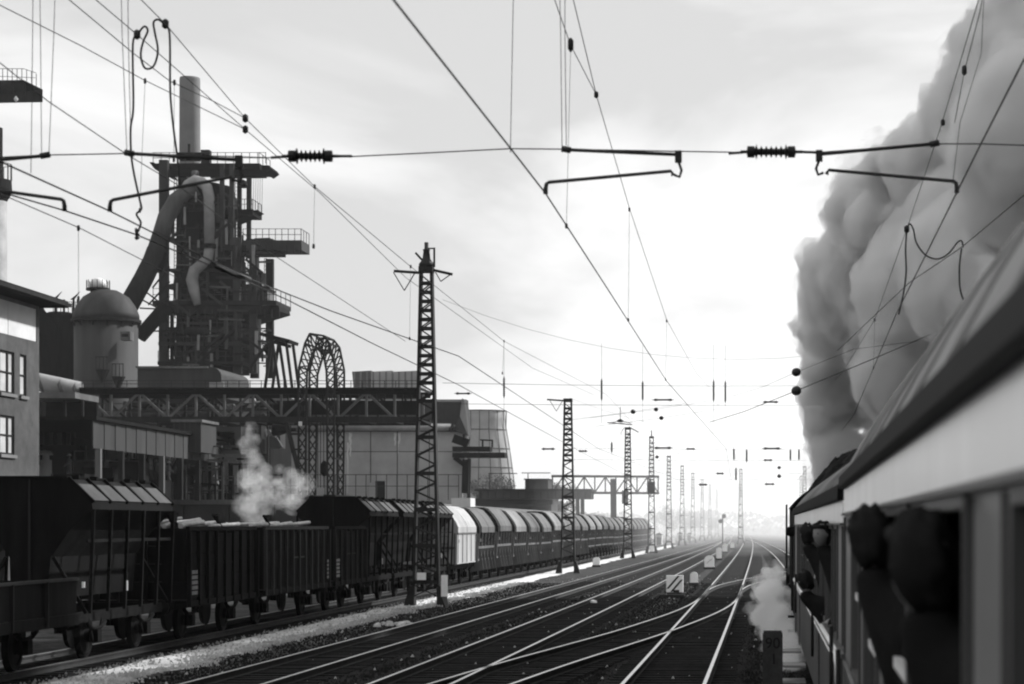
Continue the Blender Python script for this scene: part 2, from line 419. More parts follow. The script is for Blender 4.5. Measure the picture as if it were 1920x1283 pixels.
# ------------------------------------------------------------------ passenger train
HW = 1.42
def roof_pts(zg, zc, n=22, over=.03):
    q = []
    for k in range(n+1):
        x = -math.cos(PI*k/n); q.append(((HW+over)*x, zg + (zc-zg)*(1-abs(x)**3)))
    return q
def carriage(label, loc, heading, length, wins, zwin0, zwin1, zband0, zband1, zg, zc, drops, doors=(), trim=None, body=None, pillar=None):
    t = thing('passenger_carriage', label, 'railway carriage', loc, None, -heading, local=True)
    body = body or M_green; pillar = pillar or M_greenl
    # left side: lower wall, pillars, cream band; other walls closed
    MB().box((-HW,0,1.0),(-HW+.06,length,zwin0)).build('lower_wall', body, t)
    edges = [0.0]
    for a, b in wins: edges += [a, b]
    edges.append(length)
    for i in range(0, len(edges), 2):
        a, b = edges[i], edges[i+1]
        if b - a > .05:
            blk('window_pillar', (-HW,a,zwin0),(-HW+.06,b,zwin1), pillar, t)
    MB().box((-HW,0,zwin1),(-HW+.06,length,zband0)).build('window_header', body, t)
    MB().box((-HW-.012,0,zband0),(-HW+.06,length,zband1)).build('letterboard', M_cream, t)
    rb = MB()
    rb.prism([(-HW-.05,zband1),(-HW-.055,zband1+.015),(-HW-.05,zg+.015),(-HW+.02,zg+.015),(-HW+.02,zband1)], 0, length)
    rb.build('gutter', M_gutter, t)
    pr = roof_pts(zg, zc); pr2 = [(x*.97, z-.04) for x, z in pr]
    b = MB(); n = len(pr)
    b.prism(pr, 0, length)
    ro = b.build('roof', M_roof, t)
    for p in ro.data.polygons: p.use_smooth = len(p.vertices) == 4 and abs(p.normal.y) < .5 and p.normal.z > 0
    for k in range(1, int(length/1.55)):
        MB().tube([(x*1.002, k*1.55, z+.006) for x, z in pr[1:-1]], .012, 5).build('roof_rib', M_roof, t)
    for i in range(0, len(edges), 2):
        a, b = edges[i], edges[i+1]
        if b - a > .3:
            for yy in (a+.10, b-.10): bar('moulding', (-HW-.008,yy,zwin0+.02),(-HW-.008,yy,zwin1-.02), .018,.016, body, t)
    bar('rain_strip', (-HW-.018,0,zband0-.012),(-HW-.018,length,zband0-.012), .03,.018, body, t)
    bar('waist_moulding', (-HW-.012,0,zwin0-.06),(-HW-.012,length,zwin0-.06), .024,.04, body, t)
    MB().box((HW-.06,0,1.0),(HW,length,zg-.01)).build('far_wall', body, t)  # windows left out on this side so no light shows through
    MB().box((-HW+.06,0,1.0),(HW-.06,length,1.1)).build('floor', M_inside, t)
    MB().box((-HW+.06,0,1.1),(HW-.06,.08,zg-.01)).build('end_wall', body, t)
    MB().box((-HW+.06,length-.08,1.1),(HW-.06,length,zg-.01)).build('end_wall', body, t)
    MB().box((-HW+.75,.08,1.1),(-HW+.79,length-.08,zg-.02)).build('corridor_partition', M_inside, t)
    for i, (a, b) in enumerate(wins):
        w = MB()
        for p0, p1 in (((a,zwin0),(a+.045,zwin1)), ((b-.045,zwin0),(b,zwin1)), ((a+.045,zwin1-.045),(b-.045,zwin1)), ((a+.045,zwin0),(b-.045,zwin0+.045))):
            w.box((-HW-.014,p0[0],p0[1]),(-HW+.05,p1[0],p1[1]))
        wf = w.build('window', body, t)
        d = drops[i] if i < len(drops) else .45
        zt = zwin0 + d*(zwin1-zwin0)
        MB().box((-HW+.02,a+.045,zwin0+.045),(-HW+.028,b-.045,zt-.03)).build('pane', M_pane, wf)
        MB().box((-HW+.008,a+.045,zt-.03),(-HW+.04,b-.045,zt+.012)).build('sash_rail', M_trim, wf)
        if d < .9: MB().box((-HW+.03,a+.3,zt+.012),(-HW+.045,a+.5,zt+.03)).build('pull_handle', M_trim, wf)
    for a, b in doors:
        d = MB().box((-HW-.02,a,.95),(-HW-.002,b,zwin0-.05)).build('door', body, t)
        MB().tube([(-HW-.07,b-.12,1.5),(-HW-.07,b-.12,2.2)], .018).build('handle', M_dark, d)
        for s, z in ((.28,.55),(.36,.27)):
            blk('footboard', (-HW-s,a,z),(-HW+.1,b,z+.04), M_roof, t)
    if trim:
        z, y0, y1 = trim
        MB().tube([(-HW-.03,y0,z-.35),(-HW-.03,y0+.12,z-.1),(-HW-.03,y0+.5,z-.01),(-HW-.03,y0+1.2,z),(-HW-.03,y1,z)], .030).build('waist_rail', M_trim, t)
        MB().tube([(-HW-.02,y0+.3,z-.12),(-HW-.02,y1,z-.09)], .012).build('waist_rail', M_trim, t)
    MB().box((-HW+.1,.2,.82),(HW-.1,length-.2,1.0)).build('underframe', M_black, t)
    MB().box((-HW+.25,length*.4,.45),(HW-.25,length*.6,.82)).build('battery_box', M_black, t)
    for yc in (3.2, length-3.2):
        bg_ = MB()
        bg_.box((-1.1,yc-1.7,.42),(-.95,yc+1.7,.8)).box((.95,yc-1.7,.42),(1.1,yc+1.7,.8)).box((-.95,yc-.2,.45),(.95,yc+.2,.8))
        bo = bg_.build('bogie', M_black, t)
        for yy in (yc-1.25, yc+1.25):
            for sx in (-.75, .75):
                MB().rev(V((sx,yy,.62)), V((0,1,0)), V((0,0,1)), V((1,0,0)), [(.45,-.06),(.45,.07),(.1,.08)], 20, False).build('wheel', M_black2, bo)
    b = MB().box((-.5,-.25,1.0),(.5,0,3.2)); b.box((-.5,length,1.0),(.5,length+.25,3.2)).build('gangway', M_black, t)
    return t
H1 = .016
car1_y0 = -9.0
wins1 = [(a+9, b+9) for a, b in ((-8.3,-6.7),(-5.7,-4.1),(-3.1,-1.5),(-.5,1.1),(2.05,3.62),(4.6,6.05),(6.95,8.62),(9.58,11.2),(12.2,13.6))]
carriage('nearest dark passenger carriage with wide cream band above its windows', (.236+HW, car1_y0, 0), H1, 24.75, wins1, 2.12, 3.16, 3.17, 3.345, 3.42, 4.42,
         [.2,.3,.3,.3,.04,.04,.42,.34,.5], doors=((.2,.75),(23.3,24.2)))
wins2 = [(1.35,2.05)] + [(2.75+i*2.1, 4.15+i*2.1) for i in range(10)]
carriage('second carriage ahead, low cream band, bright waist rail along its side', (.69+HW, 17.55, 0), .0012, 26.2, wins2, 2.06, 3.09, 3.10, 3.285, 3.40, 4.06,
         [1.0,1.0,.7,.5,.35,.5,.5,.6,.5,.5,.5], doors=((.25,1.15),(7.4,8.2),(20.3,21.1),(24.6,25.6)), trim=(1.985,.35,25.6))

# tender heaped with coal, engine ahead of it
t = thing('steam_locomotive_tender', 'black tender heaped with coal, coupled ahead of the second carriage', 'tender', (.74+HW, 44.3, 0), None, -.002, local=True)
MB().box((-HW,0,1.1),(-HW+.05,8.0,3.42)).build('side_plate', M_black2, t)
MB().box((HW-.05,0,1.1),(HW,8.0,3.42)).build('side_plate', M_black2, t)
MB().box((-HW+.05,0,1.1),(HW-.05,.05,3.42)).build('end_plate', M_black2, t)
MB().box((-HW+.05,7.95,1.1),(HW-.05,8.0,3.3)).build('front_plate', M_black2, t)
MB().box((-HW+.05,.05,1.1),(HW-.05,7.95,1.2)).build('floor', M_black2, t)
b = MB(); NX, NY = 22, 60; vs = []
for j in range(NY+1):
    for i in range(NX+1):
        u, w = i/NX*2-1, j/NY
        z = 3.30 + 1.36*(1-abs(u)**1.9)*min(1, (1-abs(w*2-1)**4)+.1) + .20*noise.noise(V((u*5, w*24, 1))) + .10*noise.noise(V((u*13, w*60, 4)))
        vs.append((u*(HW-.06), lerp(.06,7.94,w), z))
b.add(vs, [(j*(NX+1)+i, j*(NX+1)+i+1, (j+1)*(NX+1)+i+1, (j+1)*(NX+1)+i) for j in range(NY) for i in range(NX)])
b.build('coal_heap', M_coal, t)
MB().box((-HW+.1,.1,.75),(HW-.1,7.9,1.1)).build('underframe', M_black, t)
for yy in (1.2, 2.9, 5.1, 6.8):
    for sx in (-.75, .75):
        MB().rev(V((sx,yy,.67)), V((0,1,0)), V((0,0,1)), V((1,0,0)), [(.5,-.06),(.5,.07),(.12,.09)], 20, False).build('wheel', M_black2, t)
for z in (.5, .85): blk('footboard', (-HW-.08,7.0,z),(-HW+.1,7.6,z+.04), M_black2, t)
MB().tube([(-HW-.07,.15,1.3),(-HW-.07,.15,3.1)], .02).build('handrail', M_dark, t)
MB().rev(V((-HW-.1,.05,2.95)), V((1,0,0)), V((0,0,1)), V((0,-1,0)), [(.1,0),(.11,.12),(.08,.16)], 14).build('tail_lamp', M_black2, t)

t = thing('steam_locomotive', 'black steam locomotive at the head of the train, hidden by its smoke', 'locomotive', (.76+HW, 53.0, 0), None, -.002, local=True)
cab = MB().box((-HW,0,1.6),(-HW+.05,2.4,3.5)).box((HW-.05,0,1.6),(HW,2.4,3.5)).box((-HW+.05,2.35,1.6),(HW-.05,2.4,3.5)).build('cab', M_black2, t)
MB().prism(roof_pts(3.5,4.15), -.3, 2.6).build('cab_roof', M_black2, t)
MB().rev(V((0,2.4,3.0)), V((1,0,0)), V((0,0,1)), V((0,1,0)), [(.95,0),(.95,7.6),(.92,10.3),(.5,10.45)], 28).build('boiler', M_black2, t)
MB().lathe((0,11.6,3.8), [(.38,0),(.32,.5),(.40,.62),(.34,.64)], 20).build('chimney', M_black2, t)
for yy in (5.0, 8.0): MB().lathe((0,yy,3.7), [(.42,0),(.42,.35),(.25,.55),(.02,.6)], 20).build('dome', M_black2, t)
for sx in (-1, 1):
    blk('running_board', (sx*1.45,2.4,1.75),(sx*.7,13.0,1.8), M_black2, t)
    MB().box((sx*1.38,10.6,1.8),(sx*1.42,12.6,3.7)).build('smoke_deflector', M_black2, t)
    MB().rev(V((sx*1.15,10.9,1.0)), V((1,0,0)), V((0,0,1)), V((0,1,0)), [(.36,0),(.36,1.1)], 18, False).build('cylinder', M_black2, t)
    for yy in (3.6, 5.4, 7.2, 9.0):
        MB().rev(V((sx*.75,yy,.87)), V((0,1,0)), V((0,0,1)), V((sx,0,0)), [(.70,-.06),(.70,.07),(.6,.05),(.15,.09)], 26, False).build('driving_wheel', M_black2, t)
    bar('coupling_rod', (sx*.9,3.6,.75),(sx*.9,9.0,.75), .06,.12, M_dark, t)
MB().box((-1.2,.2,1.2),(1.2,13.2,1.55)).build('frame', M_black, t)
MB().box((-1.4,13.2,.9),(1.4,13.35,1.6)).build('buffer_beam', M_black2, t)

# ------------------------------------------------------------------ people
def skin_mesh(name, verts, edges, radii, m, parent, sub=2):
    me = bpy.data.meshes.new(name)
    me.from_pydata([tuple(v) for v in verts], edges, [])
    o = bpy.data.objects.new(name, me); COL.objects.link(o)
    md = o.modifiers.new('skin', 'SKIN')
    sk = me.skin_vertices[0].data
    for i, r in enumerate(radii): sk[i].radius = r if isinstance(r, tuple) else (r, r)
    sk[0].use_root = True
    md.use_smooth_shade = True
    s = o.modifiers.new('sub', 'SUBSURF'); s.levels = s.render_levels = sub
    dg = bpy.context.evaluated_depsgraph_get()
    nm = bpy.data.meshes.new_from_object(o.evaluated_get(dg))
    bpy.data.objects.remove(o)
    nm.name = name; nm.materials.clear(); nm.materials.append(m)
    for p in nm.polygons: p.use_smooth = True
    ob = bpy.data.objects.new(name, nm); COL.objects.link(ob); ob.parent = parent
    ORG[ob.name] = V((0,0,0))
    return ob
class Sk:
    def __init__(s): s.v = []; s.e = []; s.r = []
    def n(s, p, r, par=None):
        s.v.append(V(p)); s.r.append(r)
        if par is not None: s.e.append((par, len(s.v)-1))
        return len(s.v)-1
def head_shape(b, c, fwd, up, sz=1.0):
    """cranium, jaw, nose, ears and brow as one closed lathe-like surface round centre c, looking along fwd"""
    fwd = V(fwd).normalized(); up = V(up); up = (up - fwd*up.dot(fwd)).normalized(); rt = fwd.cross(up)
    NU, NV = 28, 20; vs = []; fs = []
    for j in range(NV+1):
        ph = -PI/2 + PI*j/NV
        for i in range(NU):
            th = 2*PI*i/NU
            x, y, z = math.cos(ph)*math.cos(th), math.cos(ph)*math.sin(th), math.sin(ph)
            jaw = max(0, -z)
            w = .078*(1-.28*jaw); d = .098*(1-.18*jaw)
            px = y*w; pf = x*d; pz = z*.122
            if x > 0:
                pf += .018*jaw*x
                nose = math.exp(-((z+.12)/.16)**2)*math.exp(-(y/.2)**2)
                pf += .024*nose
                pf -= .012*math.exp(-((z-.08)/.1)**2)*math.exp(-((abs(y)-.38)/.18)**2)
                pf += .007*math.exp(-((z+.42)/.07)**2)*math.exp(-(y/.3)**2)
            ear = math.exp(-((z+.05)/.2)**2)*math.exp(-((abs(th-PI/2) if th < PI else abs(th-3*PI/2))/.2)**2)
            px += math.copysign(.018*ear, y)
            vs.append(V(c) + (rt*px + fwd*pf + up*pz)*sz)
    for j in range(NV):
        for i in range(NU): fs.append((j*NU+i, j*NU+(i+1)%NU, (j+1)*NU+(i+1)%NU, (j+1)*NU+i))
    return b.add(vs, fs, True)
def hair_shape(b, c, fwd, up, sz=1.0, puff=.012, low=-.35):
    fwd = V(fwd).normalized(); up = V(up); up = (up - fwd*up.dot(fwd)).normalized(); rt = fwd.cross(up)
    NU, NV = 28, 12; vs = []; fs = []
    for j in range(NV+1):
        for i in range(NU):
            th = 2*PI*i/NU
            front = max(0, (math.cos(th)+.25)/1.25)
            z0 = low + (.42-low)*min(1, front*2.2)**.8
            ph = lerp(math.asin(max(-.9, min(.95, z0))), PI/2, j/NV)
            x, y, z = math.cos(ph)*math.cos(th), math.cos(ph)*math.sin(th), math.sin(ph)
            k = puff*(1 + 1.7*noise.noise(V((x*3+sz*7+c.y, y*3, z*3))) + .5*noise.noise(V((x*9, y*9+c.y, z*9))))
            if j == 0: k = -.01
            jaw = max(0, -z)
            vs.append(V(c) + (rt*y*(.078*(1-.2*jaw)+k) + fwd*x*(.098+k) + up*z*(.122+k))*sz)
    for j in range(NV):
        for i in range(NU): fs.append((j*NU+i, j*NU+(i+1)%NU, (j+1)*NU+(i+1)%NU, (j+1)*NU+i))
    return b.add(vs, fs, True)
def hand(sk, wrist, d, side, par):
    d = V(d).normalized(); s = V(side).normalized(); dn = d.cross(s)
    palm = sk.n(V(wrist)+d*.05, (.035,.02), par)
    for k, (o, l) in enumerate(((-.03,.065),(-.01,.078),(.01,.074),(.03,.058))):
        a = sk.n(V(wrist)+d*.09+s*o, .010, palm)
        e = sk.n(V(wrist)+d*(.09+l*.55)+s*o*1.1-dn*.006, .009, a)
        sk.n(V(wrist)+d*(.09+l)+s*o*1.15-dn*.025, .007, e)
    th = sk.n(V(wrist)+d*.045-s*.05, .010, palm); sk.n(V(wrist)+d*.085-s*.065, .008, th)
def passenger(label, head, fwd, side_x, sill_z, lean=.12, group=None, tall=.55):
    """leans out of a carriage window: head outside, shoulders over the sill, forearms on it"""
    h = V(head)
    base = V((side_x+.36, h.y-.05, sill_z-.75))
    t = thing('person', label, 'person', base, group)
    O = ORG[t.name]
    f = V(fwd).normalized(); rt = f.cross(V((0,0,1))).normalized()
    nk = h - f*.025 + V((0,0,-.16))
    chest = V((side_x+.10, h.y-.06, nk.z-.19))
    sk, jk = Sk(), Sk()
    pel = sk.n(base-O, (.14,.10)); a = sk.n(lerp(base,chest,.55)-O, (.12,.09), pel); c = sk.n(chest-O, (.13,.09), a)
    n = sk.n(nk+V((0,0,-.03))-O, .056, c); n2 = sk.n(nk+V((0,0,.06))-O, .052, n)
    jp = jk.n(base-O, (.17,.13)); ja = jk.n(lerp(base,chest,.55)-O, (.18,.15), jp); jc = jk.n(chest-O, (.19,.16), ja)
    jn = jk.n(nk+V((.0,0,-.02))-O, .086, jc); jk.n(nk+V((0,-.012,.06))-O, .078, jn)
    for s in (-1, 1):
        sh = chest + V((.02, s*.185, .07)); el = V((side_x+.06, sh.y + s*.10, sill_z+.07)); wr = V((side_x-.02, el.y - s*.20, sill_z+.055))
        si = sk.n(sh-O, .06, c); ei = sk.n(el-O, .045, si); wi = sk.n(wr-O, .032, ei); hand(sk, wr-O, (0,-s,-.1), (1,0,0), wi)
        q = jk.n(sh-O, .082, jc); q2 = jk.n(el-O, .062, q); jk.n(el.lerp(wr,.85)-O, .047, q2)
    for s in (-.09, .09):
        ki = sk.n(base+V((.02,s,-.42))-O, .085, pel); sk.n(base+V((.02,s,-.8))-O, .06, ki)
    body = skin_mesh('body', sk.v, sk.e, sk.r, M_skin, t)
    skin_mesh('jacket', jk.v, jk.e, jk.r, M_coat, t)
    hb = MB(); head_shape(hb, h, fwd, (0,0,1), 1.0)
    me = body.data; bm = bmesh.new(); bm.from_mesh(me)        # the head surface belongs to the one body mesh
    vv = [bm.verts.new(p - O) for p in hb.v]
    for fc in hb.f:
        fa = bm.faces.new([vv[i] for i in fc]); fa.smooth = True
    bmesh.ops.remove_doubles(bm, verts=vv, dist=1e-5)
    bmesh.ops.recalc_face_normals(bm, faces=bm.faces); bm.to_mesh(me); bm.free()
    b = MB(); hair_shape(b, h, fwd, (0,0,1), 1.0, .017, -.95); b.build('hair', M_hair, t)
    for s in (-1, 1):
        b = MB(); c_ = h + f*.079 + rt*s*.031 + V((0,0,.010))
        b.lathe(c_ + V((0,0,-.008)), [(.002,0),(.007,.003),(.009,.008),(.007,.013),(.002,.016)], 10)
        b.build('eye', M_black, t)
    return t
passenger('dark-haired passenger leaning out of the window nearest the camera', (.405, 5.35, 2.98), (-.55,1,-.05), .46, 2.12)
passenger('second passenger leaning out, a head further along the nearest carriage', (.44, 8.55, 3.02), (-.4,1,-.02), .515, 2.12)
passenger('passenger looking back from the second carriage, pale face turned to the camera', (.615, 21.2, 2.99), (-.75,-.65,-.05), .70, 2.06)
passenger('passenger in dark jacket leaning far out of the second carriage', (.57, 25.4, 2.97), (-.3,1,0), .70, 2.06)
passenger('passenger bending low over the sill of the second carriage', (.49, 23.3, 2.46), (-.35,.8,-.4), .70, 2.06)

# ------------------------------------------------------------------ goods wagons (prototypes at the origin, then copies)
WX = -15.55
def running_gear(t, L, wb0, wb1, m=M_black, mw=M_black2):
    MB().box((-1.0,.15,.98),(-.82,L-.15,1.2)).box((.82,.15,.98),(1.0,L-.15,1.2)).box((-.82,.15,.98),(.82,.3,1.2)).box((-.82,L-.3,.98),(.82,L-.15,1.2)).build('sole_frame', m, t)
    for y, s in ((0.0,-1),(L,1)):
        for x in (-.87,.87):
            MB().rev(V((x,y-s*.15,1.06)), V((1,0,0)), V((0,0,1)), V((0,s,0)), [(.07,0),(.07,.3),(.19,.36),(.2,.42)], 12, False).build('buffer', m, t)
    for y in (wb0, wb1):
        for sx in (-1,1):
            w = MB().rev(V((sx*.75,y,.66)), V((0,1,0)), V((0,0,1)), V((sx,0,0)), [(.50,-.06),(.50,-.03),(.46,.06),(.38,.06),(.36,.03),(.16,.05),(.12,.12)], 20, False)
            w.build('wheel', mw, t)
            g = MB()
            for a in (-.42,.42): g.bar((sx*1.0,y+a*1.1,1.02),(sx*1.0,y+a*.35,.55), .03,.07)
            g.box((sx*1.0-.1,y-.14,.52),(sx*1.0+.1,y+.14,.8))
            g.tube([(sx*1.02,y-.62,.95),(sx*1.02,y-.3,.84),(sx*1.02,y,.82),(sx*1.02,y+.3,.84),(sx*1.02,y+.62,.95)], .045, 6)
            g.build('axle_guard', m, t)
def hopper_a(label, loc, group):                      # dark hopper with five lids a side
    t = thing('hopper_wagon', label, 'goods wagon', loc, group, local=True)
    L = 6.95
    poly = [(-.78,4.08),(.78,4.08),(1.31,3.57),(1.33,3.42),(.85,2.98),(.44,2.40),(.34,1.5),(-.34,1.5),(-.44,2.40),(-.85,2.98),(-1.33,3.42),(-1.31,3.57)]
    MB().prism(poly, .35, L-.35).build('hopper_body', M_black2, t)
    MB().box((-.8,.3,4.08),(.8,L-.3,4.13)).build('roof_plate', M_black, t)
    for sx in (-1,1):
        for k in range(5):
            y0, y1 = .42+k*1.24, .42+k*1.24+1.16
            n = V((sx*.51,0,.53)).normalized()*.03
            a, b_ = V((sx*.93,0,3.935)), V((sx*1.30,0,3.58))
            q = MB()
            pts = [(a+V((0,y0+.12,0))), (a+V((0,y1-.12,0))), (b_+V((0,y1-.06,0))), (b_+V((0,y0+.06,0)))]
            vs = [p+n*.2 for p in pts]+[p+n*1.6 for p in pts]
            q.add(vs, [(0,1,2,3),(4,7,6,5),(0,4,5,1),(1,5,6,2),(2,6,7,3),(3,7,4,0)])
            ld = q.build('lid', M_hopd, t)
            blk('lid_hinge', (sx*.80,y0+.2,4.06),(sx*.95,y0+.3,4.15), M_black, ld); 
        for k in range(6):
            y0 = .38+k*1.235
            bar('rib', (sx*.80,y0,4.09),(sx*1.34,y0,3.57), .07,.09, M_black, t)
            bar('side_post', (sx*1.33,y0+.05,3.42),(sx*1.25,y0+.05,1.2), .07,.07, M_black2, t)
        bar('lower_rail', (sx*1.26,.2,2.75),(sx*1.26,L-.2,2.75), .05,.07, M_black2, t)
    for y in (.34, L-.34):
        bar('end_stanchion', (0,y-.03,4.05),(0,y-.03,1.2), .05,.05, M_dark, t)
        bar('corner_brace', (-1.2,y,1.2),(-.5,y,2.4), .07,.07, M_black2, t); bar('corner_brace', (1.2,y,1.2),(.5,y,2.4), .07,.07, M_black2, t)
    blk('number_plate', (1.37,2.62,1.62),(1.385,2.72,1.84), M_paint, t)
    running_gear(t, L, 1.6, L-1.6)
    return t
def hopper_b(label, loc, group, sheet, low, gear, big=False):       # hopper with a rounded smooth roof flank, chutes below
    t = thing('hopper_wagon', label, 'goods wagon', loc, group, local=True)
    L = 7.1
    half = [(0,4.0),(.45,3.97),(.74,3.86),(1.0,3.58),(1.24,3.24),(1.36,2.98),(1.36,2.70)]
    low_ = [(1.0,2.3),(.55,1.6),(.3,1.25)] if not big else [(1.35,1.25)]
    pr = half + low_
    poly = pr + [(-x,z) for x,z in pr[::-1] if x > 0]
    o = MB().prism(poly, .3, L-.3).build('hopper_body', M_dark if not big else sheet, t)
    for sx in (-1,1):
        for k in range(2):
            y0, y1 = (.34+k*3.24, .34+k*3.24+3.16) if big else (.95+k*2.64, .95+k*2.64+2.55)
            q = MB(); vs = []
            for d in (.012,.035):
                for x, z in half[1:]:
                    n = V((x,0,(z-2.4)*.9)).normalized()*d
                    vs += [(sx*(x+n.x), y0, z+n.z), (sx*(x+n.x), y1, z+n.z)]
            m = len(half)-1; fs = []
            for i in range(m-1):
                fs.append((2*i,2*i+1,2*i+3,2*i+2)); j = 2*m
                fs.append((j+2*i+2,j+2*i+3,j+2*i+1,j+2*i))
                fs.append((2*i,2*i+2,j+2*i+2,j+2*i)); fs.append((2*i+1,j+2*i+1,j+2*i+3,2*i+3))
            q.add(vs, fs, False)
            q.build('roof_flap', sheet, t)
        if big:
            for k in range(5): bar('rib', (sx*1.365,.5+k*1.5,2.66),(sx*1.365,.5+k*1.5,1.3), .05,.03, sheet, t)
            bar('band', (sx*1.37,.3,2.69),(sx*1.37,L-.3,2.69), .05,.08, low, t)
        else:
            for k in range(6): bar('side_post', (sx*1.33,.4+k*1.26,2.72),(sx*1.22,.4+k*1.26,1.2), .09,.09, low, t)
            for k in range(5):
                bar('chute', (sx*.9,1.0+k*1.26,2.2),(sx*1.15,1.0+k*1.26,.75), .7,.05, gear, t)
            bar('lower_rail', (sx*1.28,.3,1.95),(sx*1.28,L-.3,1.95), .06,.12, low, t)
            bar('lower_rail', (sx*1.24,.3,1.32),(sx*1.24,L-.3,1.32), .06,.10, low, t)
    blk('number_plate', (1.365,.5,2.25),(1.38,.85,2.4), M_hopg, t)
    for y in (.25, L-.25):
        bar('ladder', (.95,y,3.5),(.95,y,1.2), .05,.04, low, t); bar('ladder', (.6,y,3.6),(.6,y,1.2), .05,.04, low, t)
        for k in range(6): bar('rung', (.6,y,1.5+k*.35),(.95,y,1.5+k*.35), .03,.03, low, t)
        MB().box((-1.3,y-.04,1.95),(1.3,y+.04,2.06)).build('platform', low, t)
        for s in (-1,1): bar('corner_post', (s*1.25,y,2.7),(s*1.25,y,1.2), .07,.07, low, t)
    running_gear(t, L, 1.6, L-1.6)
    return t
def open_wagon(label, loc, L, post, lettered):
    t = thing('open_wagon', label, 'goods wagon', loc, 'open high-sided wagons behind the mast', local=True)
    zf, zt = 1.22, 3.0
    for sx in (-1,1):
        n = int(round((L-.6)/.92)); w = (L-.6)/n
        for k in range(n):
            if abs(k-(n-1)/2) < .6 and n > 5:
                d = MB().box((sx*1.31-.02,.3+k*w+.04,zf),(sx*1.31+.035,.3+(k+1)*w-.04,zt-.12)).build('door', M_black2, t)
                bar('latch_bar', (sx*1.36,.3+k*w+.1,2.1),(sx*1.36,.3+(k+1)*w-.1,2.1), .03,.05, post, d)
            else:
                for q in range(3):
                    z0, z1 = lerp(zf,zt-.08,q/3)+.012, lerp(zf,zt-.08,(q+1)/3)
                    blk('side_plank', (sx*1.31-.02,.3+k*w,z0),(sx*1.31+.02,.3+(k+1)*w,z1), M_black2, t)
            bar('side_post', (sx*1.365,.3+k*w,zt-.06),(sx*1.365,.3+k*w,zf-.16), .09,.075, post, t)
        bar('side_post', (sx*1.365,L-.3,zt-.06),(sx*1.365,L-.3,zf-.16), .16,.075, post, t)
        bar('top_rail', (sx*1.33,.26,zt),(sx*1.33,L-.26,zt), .10,.10, post if lettered else M_black2, t)
        MB().box((sx*1.345-.03,.26,zf-.17),(sx*1.345+.03,L-.26,zf-.02)).build('side_sill', M_black2, t)
    for y in (.27, L-.27):
        for q in range(4):
            z0, z1 = lerp(zf,zt,q/4)+.012, lerp(zf,zt,(q+1)/4)
            blk('end_plank', (-1.3,y-.02,z0),(1.3,y+.02,z1), M_black2, t)
        for x in (-.9,-.3,.3,.9): bar('end_post', (x,y-.05 if y < 1 else y+.05,zt),(x,y-.05 if y < 1 else y+.05,zf-.1), .08,.06, M_black2, t)
    MB().box((-1.29,.3,1.14),(1.29,L-.3,1.21)).build('floor', M_black, t)
    # painted figures and lettering panel on the corner post plate
    yb = .42 if not lettered else L-.62
    pl = MB().box((1.372,yb,1.28),(1.384,yb+.62,1.98)).build('lettering_plate', M_black2, t)
    R2 = random.Random(int(L*100))
    b = MB()
    for r in range(5):
        y = yb+.04
        while y < yb+.56:
            w = R2.uniform(.05,.13); z = 1.86-.13*r
            b.box((1.385,y,z),(1.388,min(y+w,yb+.58),z+.09)); y += w+.03
    b.build('painted_lettering', M_paint, pl)
    running_gear(t, L, 1.7, L-1.7)
    return t
# nearest: low-sided wagon whose far end shows at the left edge
t = thing('flat_wagon', 'low-sided flat wagon at the lower left edge in front of the big dark hopper', 'goods wagon', (WX, 34.2, 0), None, local=True)
for sx in (-1,1):
    for k in range(5):
        blk('drop_side', (sx*1.33,.2+k*1.98,1.26),(sx*1.37,.2+k*1.98+1.94,1.93), M_black2, t)
        bar('side_post', (sx*1.40,.2+k*1.98,1.95),(sx*1.40,.2+k*1.98,1.05), .08,.06, M_dark, t)
    bar('top_edge', (sx*1.37,.2,1.965),(sx*1.37,10.1,1.965), .09,.06, M_ironmid, t)
    MB().box((sx*1.36-.04,.15,1.02),(sx*1.36+.04,10.15,1.24)).build('side_sill', M_black2, t)
for y in (.15,10.13): blk('end_board', (-1.32,y-.02,1.26),(1.32,y+.02,1.93), M_black2, t)
MB().box((-1.32,.2,1.15),(1.32,10.1,1.24)).build('floor', M_black, t)
blk('signal_disc', (1.45,10.15,1.78),(1.50,10.22,1.9), M_white, t)
running_gear(t, 10.25, 2.2, 8.05)

HA = 'dark hopper wagons with five lids a side'
hA = hopper_a('big black hopper wagon at the left with five lids showing along its slope', (WX, 45.1, 0), HA)
open_wagon('near open wagon, black sides, loaded with bright tubes, lettering on its first post', (WX, 52.75, 0), 7.6, M_black2, False)
open_wagon('open wagon with pale upright posts and lettering on its right corner', (WX, 60.9, 0), 9.5, M_ironmid, True)
open_wagon('short open wagon just beyond the one with pale posts', (WX, 70.9, 0), 6.1, M_dark, False)
dup(hA, (WX, 77.4, 0), 'black hopper wagon rising behind the open wagons, its pale lids tilted')
dup(hA, (WX, 84.8, 0), 'hopper wagon left of the tall lattice mast, next after the tilted lids')
dup(hA, (WX, 92.2, 0), 'dark hopper wagon seen through the tall lattice mast')
hopper_b('white-sided hopper wagon just right of the tall lattice mast', (WX, 99.75, 0), None, mat('chalky_hopper_sheet', 0.3, .75, var=.25, scale=2.5, streak=True), M_ironlt, M_dark, True)
dup(hA, (-20.4, 42.6, 0), 'added black hopper wagon darkening the gap at the left edge under the first')  # backing row added so the bright gap under the first hopper reads black
dup(hA, (-20.4, 50.0, 0), 'added black hopper wagon, next in the dark backing row behind the near open wagon')
HB = 'grey hopper wagons in the long row beyond the white one'
hB = hopper_b('first grey hopper wagon beyond the white one', (WX, 107.6, 0), HB, M_hopg, M_ironlt, M_ironlt)
